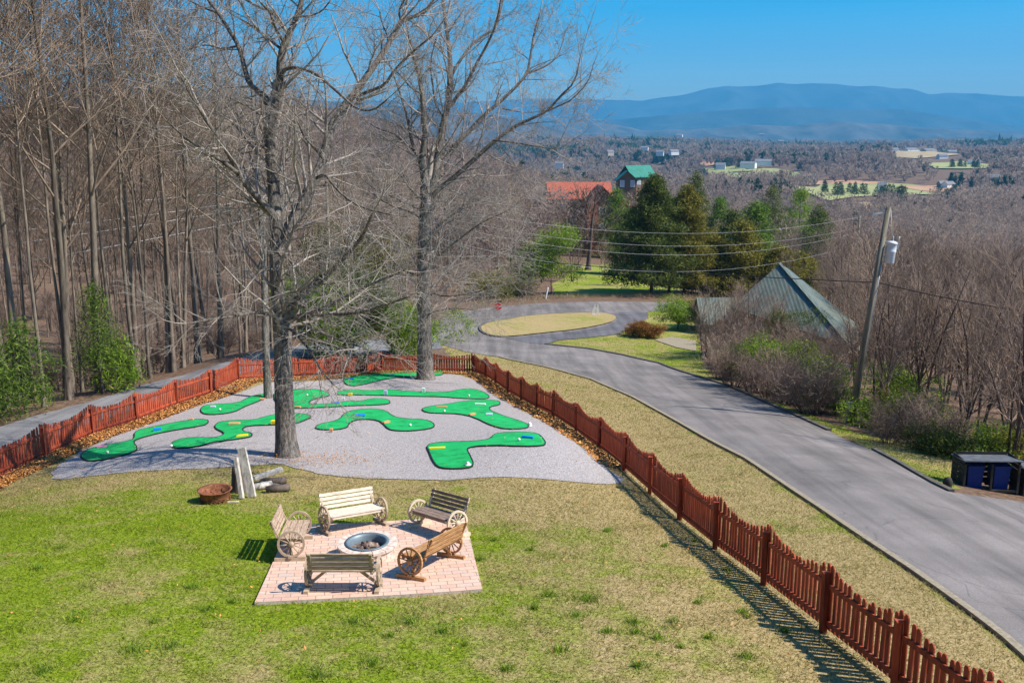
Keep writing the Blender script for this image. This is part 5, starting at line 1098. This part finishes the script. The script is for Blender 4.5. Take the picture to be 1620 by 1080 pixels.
# ------------------------------------------------------------ houses
def gable(root, W, D, Hw, Hr, wall, roof, over=.5, loc=(0, 0, 0), rz=0, name_w='wall', name_r='roof', wins=(), th=.18):
    Rm = Matrix.Translation(loc) @ Matrix.Rotation(rz, 4, 'Z'); x, y = W / 2, D / 2
    m = MB(); m.add([(-x, -y, -2), (x, -y, -2), (x, y, -2), (-x, y, -2), (-x, -y, Hw), (x, -y, Hw), (x, y, Hw), (-x, y, Hw), (-x, 0, Hw + Hr), (x, 0, Hw + Hr)],
        [(0, 1, 5, 4), (1, 2, 6, 9, 5), (2, 3, 7, 6), (3, 0, 4, 8, 7), (0, 3, 2, 1)]); o = m.build(name_w, wall, root); o.matrix_local = Rm
    m = MB(); sl = Hr / y; X = x + over
    for s in (-1, 1):
        e = y + over; V = [(-X, 0, Hw + Hr + .02), (X, 0, Hw + Hr + .02), (X, s * e, Hw - sl * over + .02), (-X, s * e, Hw - sl * over + .02)]; V += [(a, b, c + th) for a, b, c in V]
        m.add(V, [(0, 1, 2, 3), (4, 5, 6, 7), (0, 1, 5, 4), (1, 2, 6, 5), (2, 3, 7, 6), (3, 0, 4, 7)])
    r = m.build(name_r, roof, root); r.matrix_local = Rm
    for (wx, wz, ww, wh, side) in wins:
        m = MB(); yy = -y - .04 if side == 'f' else y + .04
        if side in 'fb': m.box((wx, yy, wz), (ww, .06, wh)); g = MB(); g.box((wx, yy - .035, wz), (ww * .84, .02, wh * .86)); g.box((wx, yy - .05, wz), (.05, .02, wh * .9)) ; g.box((wx, yy - .05, wz), (ww * .9, .02, .05))
        else: sx = -1 if side == 'l' else 1; m.box((sx * (x + .04), wx, wz), (.06, ww, wh)); g = MB(); g.box((sx * (x + .075), wx, wz), (.02, ww * .84, wh * .86))
        f = m.build('window', 'wall_white', root); f.matrix_local = Rm; g.build('pane', 'glass_pale', f)
    return root
def house_pt(u, v, zc): x, y, _ = uvz(u, v, zc); return (x, y, Tz(x, y))
# red tiled brick house
hp = house_pt(925, 395, 147); h1 = thing('brick_house', 'orange brick house with red shingle roof behind the bare dark tree', 'house', hp, .06)
def rz_top(v, zc): return (CAMZ - coef(v) * zc) - hp[2]
zr = rz_top(287, 147); print('red house ridge', zr)
ew = zr - 3.0
gable(h1, 13, 9, ew - .3, 3.0, 'wall_brick', 'roof_red', .6, (-1.2, 3, 0), 0, wins=[(-4, ew - 2, 1.2, 1.6, 'f'), (.6, ew - 2.2, 1.6, 2.2, 'f'), (4.2, ew - 2, 1.2, 1.6, 'f')])
gable(h1, 8, 6.5, ew - 1.0, 3.3, 'wall_brick', 'roof_red', .5, (2.6, -3.6, 0), math.pi / 2, wins=[(0, ew - 2.6, 1.5, 1.6, 'l'), (0, ew - 6, 1.5, 1.6, 'l')])
gable(h1, 7, 5, ew - 2.6, 2.0, 'wall_brick', 'roof_red', .4, (8.2, -1.0, 0), math.pi / 2, wins=[(0, ew - 4, 1.4, 1.4, 'l')])
# teal cabin
hp = house_pt(1002, 370, 185); h2 = thing('log_cabin', 'brown log cabin with teal metal roof above the cedars', 'house', hp, 0); zr = (CAMZ - coef(262) * 185) - hp[2]
gable(h2, 7, 6.5, zr - 2.6, 2.6, 'wall_log', 'roof_teal', .5, (.8, 1, 0), .45, wins=[(-1.6, zr - 4.2, 1.2, 1.3, 'f'), (1.6, zr - 4.2, 1.2, 1.3, 'f'), (-1.3, zr - 4, 1, 1.6, 'l'), (1.3, zr - 4, 1, 1.6, 'l')])
gable(h2, 4.5, 5, zr - 3.4, 2.2, 'wall_log', 'roof_teal', .5, (-2.6, -2.0, 0), math.pi / 2, wins=[(-1.5, zr - 4.5, 1.2, 1.8, 'l'), (1.3, zr - 4.5, 1.2, 1.8, 'l')])
# green roofed house below the road
hp = house_pt(1200, 530, 60); h3 = thing('green_roof_house', 'house with steep grey green metal roof behind the brush', 'house', hp, 0)
def loc3(u, v, zc): q = uvz(u, v, zc); return np.array([q[0] - hp[0], q[1] - hp[1], q[2] - hp[2]])
A_ = loc3(1233, 418, 58)                 # peak
def slab(name, P, mat, th=.2):
    P = [np.array(p) for p in P]; n = unit(np.cross(P[1] - P[0], P[2] - P[0])); n = n if n[2] > 0 else -n; k = len(P)
    m = MB(); m.add([p for p in P] + [p - n * th for p in P], [tuple(range(k)), tuple(range(2 * k - 1, k - 1, -1))] + [(i, (i + 1) % k, k + (i + 1) % k, k + i) for i in range(k)]); return m.build(name, mat, h3)
L_ = loc3(1156, 486, 57); R_ = loc3(1345, 548, 51.5); Q1, Q2 = loc3(1246, 424, 60.5), loc3(1378, 530, 56); B1 = loc3(1205, 455, 66); B2 = loc3(1260, 470, 68)
slab('roof', [A_, L_, R_], 'roof_green'); slab('roof', [A_ + (0, .05, .03), R_ + (0, .05, .03), Q2, Q1], 'roof_green'); slab('roof', [A_, L_ + (0, .05, 0), B1], 'roof_green'); slab('roof', [Q1, Q2, B2], 'roof_green')
m = MB(); m.beam(A_ + (0, -.02, .10), R_ + (0, -.02, .10), .26, .08); m.build('ridge_cap', 'roof_green', h3)
m = MB(); V = [L_ + (.6, .5, -.3), R_ + (-.7, .6, -.3), Q2 + (-.8, -.3, -.4), B2 + (0, -.5, -.5), B1 + (.3, -.5, -.5)]; V2 = [np.array([v[0], v[1], min(v[2], L_[2]) - 6]) for v in V]
m.add(V + V2, [(i, (i + 1) % 5, 5 + (i + 1) % 5, 5 + i) for i in range(5)]); m.build('wall', 'wall_tan', h3)
E_ = loc3(1102, 470, 60); slab('roof', [E_ + (0, .0, -.05), E_ + (5.6, 0, 0), E_ + (5.6, -2.6, -2.0), E_ + (0, -2.6, -2.0)], 'roof_green'); slab('roof', [E_ + (0, .02, -.03), E_ + (5.6, .02, 0), E_ + (5.6, 3, -2), E_ + (0, 3, -2)], 'roof_green')
m = MB(); m.add([E_ + (.4, -2.2, -2.0), E_ + (5.2, -2.2, -2.0), E_ + (5.2, 2.6, -2.0), E_ + (.4, 2.6, -2.0), E_ + (.4, -2.2, -7), E_ + (5.2, -2.2, -7), E_ + (5.2, 2.6, -7), E_ + (.4, 2.6, -7), E_ + (.4, .1, -.3), E_ + (5.2, .1, -.3)], [(0, 1, 5, 4), (2, 3, 7, 6), (3, 8, 0, 4, 7), (1, 9, 2, 6, 5)]); m.build('wall', 'wall_tan', h3)
for x in (1.4, 3.8): m = MB(); m.box(E_ + (x, -2.23, -3.1), (1.0, .06, 1.3)); f = m.build('window', 'wall_white', h3); g = MB(); g.box(E_ + (x, -2.27, -3.1), (.84, .02, 1.1)); g.build('pane', 'glass_pale', f)
C_ = loc3(1400, 497, 62); slab('roof', [C_, C_ + (6.5, .5, .2), C_ + (6.5, -3, -1.6), C_ + (0, -3.5, -1.8)], 'roof_grey'); slab('roof', [C_ + (0, .02, 0), C_ + (6.5, .52, .2), C_ + (6.5, 4, -1.6), C_ + (0, 3.5, -1.8)], 'roof_grey')
m = MB(); m.box(C_ + (3.2, .2, -4.8), (5.6, 5.5, 6)); m.build('wall', 'wall_tan', h3)
# small far houses
FARH = [(1402 * 0 + 1020, 236, 1350, 14, 'wall_white'), (1044, 243, 1150, 13, 'wall_white'), (1066, 242, 1200, 16, 'wall_white'), (885, 262, 900, 11, 'wall_white'), (1184, 262, 1000, 22, 'wall_white'), (1207, 258, 1020, 24, 'wall_white'), (1224, 287, 800, 12, 'wall_white'), (1140, 264, 1000, 14, 'wall_white'), (1411, 246, 1300, 22, 'wall_white'), (1440, 246, 1320, 24, 'wall_white'), (1468, 246, 1300, 26, 'wall_tan'), (1512, 248, 1250, 34, 'wall_tan'), (1490, 257, 1150, 16, 'wall_white'), (1500, 297, 750, 13, 'wall_white'), (1489, 296, 755, 9, 'roof_grey'), (1540, 268, 1050, 18, 'wall_white'), (1075, 215, 2200, 20, 'wall_white'), (1205, 214, 2300, 18, 'wall_white'), (1235, 225, 1900, 16, 'wall_tan'), (965, 243, 1200, 12, 'wall_tan'), (1395, 298, 700, 8, 'wall_white'), (1570, 296, 760, 14, 'roof_grey')]
for k, (u, v, zc, W_, wm) in enumerate(FARH):
    x, y, zz = uvz(u, v, zc); g = Tz(x, y); hz = max(g, min(zz, g + 12)); t = thing('farm_house', 'tiny pale house in the valley, number of pixels small, ', 'house', (x, y, g), rng.uniform(-.5, .5), 'small houses across the valley')
    side = 'left' if u < 1100 else ('middle' if u < 1300 else 'right'); dist = 'near the fields' if zc < 1100 else 'on the far wooded rise'
    t['label'] = 'small pale house %s in the %s part of the valley' % (dist, side)
    gable(t, W_, W_ * .6, 5, 3, wm, 'roof_grey', .5, (0, 0, max(0, zz - g - 2)), 0, wins=[(-W_ * .25, 3 + max(0, zz - g - 2), 1.5, 1.6, 'f'), (W_ * .25, 3 + max(0, zz - g - 2), 1.5, 1.6, 'f')])
# fields
def field(name, pl, mat, off=1.2):
    W = []
    for u, v in pl: W.append(G(u, v))
    return tag(sheet(name, W, off, mat, 25), kind='structure')
field('field', [(1115, 268), (1150, 264), (1230, 268), (1270, 275), (1262, 282), (1160, 282), (1118, 275)], 'field_green')
field('field', [(1250, 297), (1300, 292), (1380, 290), (1440, 293), (1500, 300), (1535, 308), (1500, 309), (1440, 309), (1380, 312), (1310, 320), (1290, 312)], 'field_green')
field('field', [(1420, 296), (1500, 295), (1545, 303), (1560, 309), (1500, 308), (1450, 303)], 'dirt_red', 1.6)
field('field', [(1230, 283), (1290, 288), (1400, 290), (1400, 293), (1270, 295)], 'dirt_red', 1.4)
field('field', [(1300, 325), (1380, 322), (1460, 330), (1450, 338), (1340, 336)], 'field_tan')
field('field', [(1440, 258), (1520, 256), (1575, 262), (1560, 268), (1480, 268)], 'field_green', 1.5)
field('field', [(1405, 240), (1480, 239), (1520, 246), (1450, 252), (1415, 250)], 'field_tan', 1.5)
field('field', [(1105, 258), (1135, 257), (1140, 263), (1110, 264)], 'dirt_red', 1.5)
for (u, v, lb, c) in [(1397, 297, 'dark car parked on the far farm track', 'black'), (1370, 295, 'small dark car left on the farm track', 'black'), (1476, 272, 'white car by the far right houses', 'white'), (1545, 296, 'grey truck near the right field end', 'galv')]:
    p = G(u, v); t = thing('parked_car', lb, 'car', tuple(np.array(p) + (0, 0, 1.7)), 0, 'cars far across the valley'); m = MB(); m.box((0, 0, .65), (4.4, 1.8, .7)); m.build('body', c, t); m = MB(); m.box((-.2, 0, 1.25), (2.4, 1.6, .55), taper=.8); m.build('cabin', 'glass', t)
    for sx in (-1.4, 1.4): m = MB(); m.lathe((sx, 0, .33), [(0, -.95), (.33, -.95), (.33, .95), (0, .95)], 10, [[1, 0, 0], [0, 0, 1], [0, -1, 0]]); m.build('wheel', 'black', t)
# ------------------------------------------------------------ far woods (no one could count these)
FP = [[G(u, v)[:2] for u, v in pl] for pl in ([(1115, 268), (1150, 262), (1230, 266), (1270, 275), (1262, 296), (1160, 298), (1118, 290)], [(1235, 299), (1300, 291), (1380, 289), (1440, 291), (1500, 294), (1560, 308), (1500, 330), (1440, 334), (1380, 340), (1300, 345), (1270, 325)], [(1300, 325), (1380, 322), (1460, 330), (1450, 338), (1340, 336)], [(1440, 257), (1520, 255), (1575, 262), (1560, 284), (1480, 286)], [(1405, 239), (1480, 238), (1520, 256), (1450, 264), (1415, 262)])]
hz_ = [uvz(u, v, zc)[:2] for u, v, zc, _, _ in FARH]
def woods(name, label, n, z0, z1, umin, umax, Hr, per, mat, sz, conic=False, greens=None, seed=5, power=1.6):
    r = np.random.default_rng(seed); u = r.uniform(umin, umax, n); zc = z0 + (z1 - z0) * r.random(n) ** power; x = (u - 810) * zc / F0; y = zc * K / CP - zc * .008
    g = T(x, y); k = ~inside(meadow, x, y)
    for P in FP: k &= ~inside(P, x, y)
    for hx, hy in hz_: k &= ((x - hx) ** 2 + ((y - hy + 15) * .6) ** 2 > 18 ** 2)
    if greens is not None: k &= greens(x, y)
    for hx, hy, rr_ in ((17, 157 * K, 15), (36, 190 * K, 13), (24, 130 * K, 12)): k &= ((x - hx) ** 2 + (y - hy) ** 2 > rr_ ** 2)
    x, y, g, zc = x[k], y[k], g[k], zc[k]; n = len(x); H = r.uniform(*Hr, n)
    c = np.column_stack([x, y, g]); rep = np.repeat(np.arange(n), per); m = len(rep)
    if conic: t = r.random(m); rad = H[rep] * .24 * t * np.sqrt(r.random(m)) + .1; zz = H[rep] * (1 - t * .92)
    else: t = r.random(m); rad = H[rep] * .30 * np.sqrt(r.random(m)) * (.35 + .65 * np.sin(t * 2.7)); zz = H[rep] * (.22 + .78 * t)
    a = r.uniform(0, 6.28, m); P = c[rep] + np.column_stack([rad * np.cos(a), rad * np.sin(a), zz])
    if conic: d = r.normal(size=(m, 3)); e = r.normal(size=(m, 3)); s = r.uniform(.5, 1.2, m)[:, None] * sz
    else: d = np.column_stack([np.cos(a) * .6, np.sin(a) * .6, r.uniform(.4, 1.3, m)]) + r.normal(0, .25, (m, 3)); e = np.cross(d, r.normal(size=(m, 3))); e *= .16; s = r.uniform(.5, 1.3, m)[:, None] * sz
    s = s * np.clip(zc[rep, None] / 400, .55, 4)
    d /= np.linalg.norm(d, axis=1)[:, None]; V = np.stack([P - d * s * .5 - e * s, P - d * s * .5 + e * s, P + d * s], 1)
    if not conic:   # stems
        b = c; w_ = (.10 + zc / 6000)[:, None] * np.array([1, 0, 0]); V = np.concatenate([V, np.stack([b - w_, b + w_, b + np.column_stack([0 * H, 0 * H, H * .8])], 1)])
    return tag(tris_obj(name, V, mat), label, 'woodland', kind='stuff')
woods('far_woods', 'bare grey brown woodland filling the near valley slopes', 1700, 125, 420, 640, 1800, (9, 14), 480, 'far_bare', .75, seed=5, power=1.1)
woods('far_woods', 'bare brown woodland across the middle of the valley', 6500, 400, 1500, 500, 1900, (10, 17), 90, 'far_bare', 1.15, seed=6, power=1.3)
woods('far_woods', 'bare purplish woodland in the far valley below the mountains', 8000, 1400, 2600, 300, 2000, (10, 18), 26, 'far_bare', 1.6, seed=7, power=1.2)
woods('far_woods', 'bare brown woodland on the hillside above the left wood', 4200, 110, 560, -350, 800, (11, 17), 200, 'far_bare', .95, seed=8, power=1.2)
woods('far_woods', 'thin wood on the left ridge behind the trees', 2500, 550, 1600, -600, 900, (12, 18), 40, 'far_bare', 1.8, seed=9, power=1.2)
def clumps(sc, th, ph): return lambda x, y: (np.sin(x / sc + ph) * np.sin(y / sc * .8 + ph * 2) + .5 * np.sin(x / sc * 2.3 + y / sc * 1.9)) > th
woods('far_conifers', 'dark green conifers scattered in clumps over the valley', 5000, 350, 1500, 800, 1800, (9, 15), 110, 'fol_far', 1.0, True, clumps(70, .62, 1.0), 10, 1.2)
woods('far_conifers', 'blue green conifers far off below the mountains', 5000, 1400, 2600, 600, 2000, (9, 14), 40, 'fol_far', 1.8, True, clumps(160, .6, 2.0), 11, 1.2)
def near_c(): return lambda x, y: r_mask(x, y)
woods('far_conifers', 'dark conifers dotted through the near valley wood', 55, 180, 480, 850, 1700, (8, 12), 420, 'fol_far', .8, True, None, 12, 1.0)
def cluster(u, v, zc, n, su, sv, H, lb, seed):
    r = np.random.default_rng(seed)
    for k in range(n):
        x, y, _ = uvz(u + r.uniform(-su, su), v, zc + r.uniform(-sv, sv)); h_ = H * r.uniform(.75, 1.15)
        me = FARCON[r.integers(len(FARCON))]; root = thing('far_pine', lb, 'tree', (x, y, Tz(x, y)), r.uniform(0, 6), 'dark pines beside the valley fields'); root.scale = (h_ / 12,) * 3; link('foliage', me, None, root)
FARCON = []
for k in range(3):
    me = tri_mesh('foliage', leafy(cone(12, 3.6, .3, .55, .3), 1600, .5, 100 + k, clump=8, cs=.4)); me.materials.append(M['fol_far']); FARCON.append(me)
cluster(1350, 320, 560, 12, 50, 30, 11, 'dark pine in the row below the long green field', 1); cluster(1410, 318, 520, 12, 35, 25, 12, 'dark pine in the thick clump below the reddish field end', 2)
cluster(1530, 267, 900, 10, 30, 20, 12, 'dark pine in the flat clump at the far right', 3); cluster(1155, 258, 1060, 14, 30, 30, 15, 'dark pine left of the white valley houses', 4)
cluster(1500, 285, 700, 8, 15, 20, 12, 'dark pine beside the small barn at right', 5); cluster(1010, 250, 1000, 8, 25, 30, 14, 'dark pine above the teal cabin roof', 6)
# dark bare tree in front of the brick house
PD = dict(PF); PD['rmin'] = .03; PD['nb'] = 12; PD['bl'] = .5; PD['el'] = (10, 55)
dv = bare_tree(12, .42, .28, PD, .05); setmat(dv[0], 'bark_dark'); setmat(dv[1], 'bark_dark')
x, y, _ = uvz(930, 425, 112); tree_from(dv, 'bare_tree', 'dark crooked bare tree in front of the orange brick house', x, y, 1.05, 2.2)
for k, (u, zc, H, lb) in enumerate([(905, 96, 9, 'thin bare tree left of the crooked dark tree'), (955, 100, 8, 'thin bare tree right of the crooked dark tree'), (1000, 92, 8, 'bare tree against the tallest cedar'), (1130, 105, 9, 'pinkish bare tree in the gap between cedars'), (1245, 80, 8, 'bare tree above the green roof'), (1305, 78, 8, 'bare tree behind the right roof slope')]):
    x, y, _ = uvz(u, 430, zc); tree_from(scrub_var[k % 5], 'bare_tree', lb, x, y, H / 10, k)
# dried grass tufts beyond the upper road
def dry_strip():
    V = []; L = dens(GP([(760, 484), (860, 475), (950, 472), (1047, 473), (1120, 474)]), .25)
    for q in L:
        for _ in range(26):
            x, y = q[0] + rng.normal(0, .9), q[1] + 1.0 + abs(rng.normal(0, 1.6)); z = Tz(x, y) if _ % 13 == 0 else z; h_ = rng.uniform(.15, .55); b = rng.normal(0, .15, 2)
            V.append([(x - .02, y, z), (x + .02, y, z), (x + b[0], y + b[1], z + h_)])
    me = tri_mesh('dry_grass', np.array(V)); o = link('dry_grass', me, 'dry'); return tag(o, 'tall straw coloured dry grass behind the far road bend', 'grass', kind='stuff')
M['dry'] = noisy('dry', (.28, .19, .09), (.48, .36, .20), .8, local=False, bmp=0)
dry_strip()
# ------------------------------------------------------------ far hills and mountains
def ridge(name, zc, crest, depth, base_h, mat, rough, seed, n=620, m_=60):
    cu = np.array([c[0] for c in crest]); cv = np.array([c[1] for c in crest]); u = np.linspace(cu[0], cu[-1], n); v = np.interp(u, cu, cv)
    v = np.convolve(np.pad(v, 1, 'edge'), np.ones(3) / 3, 'valid') + np.array([1.0 * mnoise.noise(Vector((a / 22, seed, 0))) for a in u])
    X = (u - 810) * zc / F; Hc = np.array([uvr(a, b, zc)[2] for a, b in zip(u, v)]); Yc = zc / CP
    V = np.empty((m_, n, 3)); 
    for j in range(m_):
        t = j / (m_ - 1); Y = Yc - depth * (1 - t) if t < .72 else Yc - depth * (1 - t)
        tt = t / .72 if t <= .72 else 1 - (t - .72) / .28 * .8
        for i in range(n):
            px, py = X[i] * (1 - .0 * (1 - t)), Y; s = rough
            nz = mnoise.fractal(Vector((px / s, py / s, seed)), .9, 2.1, 6); rg = 1 - abs(mnoise.noise(Vector((px / s * 1.6, py / s * .7, seed + 5)))) * 2
            sp_ = tt ** 1.15; rg = (rg - 1) / 2; nz = min(0, (nz - .55)) * .6; amp = (Hc[i] - base_h) * 1.0
            env = math.sin(min(tt, 1) * math.pi) if t <= .72 else .3 * (1 - tt)
            V[j, i] = (px, py, base_h + amp * sp_ + env ** .7 * amp * (.85 * rg + .5 * nz))
    idx = np.arange((m_ - 1) * (n - 1)); r_, c_ = idx // (n - 1), idx % (n - 1); a0 = r_ * n + c_
    V[0, :, 2] -= 60; me = bpy.data.meshes.new(name); fill(me, V.reshape(-1, 3), np.column_stack([a0, a0 + 1, a0 + n + 1, a0 + n]).ravel(), np.full(len(a0), 4), np.ones(len(a0), bool))
    return tag(link(name, me, mat), kind='structure')
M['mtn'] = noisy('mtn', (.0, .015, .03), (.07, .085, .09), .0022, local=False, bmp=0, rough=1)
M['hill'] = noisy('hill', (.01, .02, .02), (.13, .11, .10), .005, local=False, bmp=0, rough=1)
# crest rows are heights in the picture at the true distance of each ridge (crest at 72% of its depth)
CB = [(-700, 170), (-200, 150), (0, 132), (80, 124), (170, 150), (300, 160), (450, 165), (560, 162), (640, 160), (720, 165), (800, 160), (860, 158), (930, 159), (990, 162), (1060, 152), (1090, 143), (1150, 140), (1190, 137), (1245, 135), (1275, 139), (1310, 142), (1330, 141), (1355, 145), (1373, 143), (1408, 153), (1440, 151), (1500, 152), (1560, 155), (1620, 156), (1750, 150), (1950, 160), (2400, 165)]
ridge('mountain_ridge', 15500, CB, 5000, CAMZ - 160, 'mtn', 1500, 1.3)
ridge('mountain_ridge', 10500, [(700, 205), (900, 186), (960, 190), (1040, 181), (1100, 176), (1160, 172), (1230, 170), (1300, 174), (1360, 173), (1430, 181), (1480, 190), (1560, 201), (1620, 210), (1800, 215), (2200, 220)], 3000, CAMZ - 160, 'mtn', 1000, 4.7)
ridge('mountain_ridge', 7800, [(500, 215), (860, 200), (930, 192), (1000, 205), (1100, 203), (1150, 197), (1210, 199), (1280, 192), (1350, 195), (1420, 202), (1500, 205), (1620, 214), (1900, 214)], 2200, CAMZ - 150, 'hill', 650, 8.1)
ridge('hills', 6000, [(500, 226), (860, 207), (1000, 214), (1130, 215), (1240, 222), (1300, 220), (1380, 219), (1460, 215), (1540, 219), (1620, 222), (1900, 226)], 1500, CAMZ - 140, 'hill', 420, 12.4)
ridge('hills', 5000, [(-900, 128), (-300, 120), (-50, 116), (40, 120), (110, 121), (180, 136), (260, 150), (330, 140), (420, 150), (520, 160), (640, 172), (760, 180), (840, 192), (910, 214), (980, 226), (1080, 232)], 1500, CAMZ - 100, 'hill', 500, 15.9)
# ------------------------------------------------------------ air
bx_ = MB(); lo = (-31000, -200, -400); hi = (31000, 16800, 1400)
bx_.box(((lo[0] + hi[0]) / 2, (lo[1] + hi[1]) / 2, (lo[2] + hi[2]) / 2), (hi[0] - lo[0], hi[1] - lo[1], hi[2] - lo[2]))
mh = bpy.data.materials.new('haze'); mh.use_nodes = True; t = mh.node_tree; t.nodes.clear(); out = N(t, 'ShaderNodeOutputMaterial'); pv = N(t, 'ShaderNodeVolumePrincipled')
pv.inputs['Density'].default_value = 1.0e-4; pv.inputs['Color'].default_value = (.12, .56, 1, 1); pv.inputs['Anisotropy'].default_value = .0
t.links.new(pv.outputs[0], out.inputs['Volume']); M['haze'] = mh
hz = bx_.build('haze', 'haze'); tag(hz, kind='stuff')
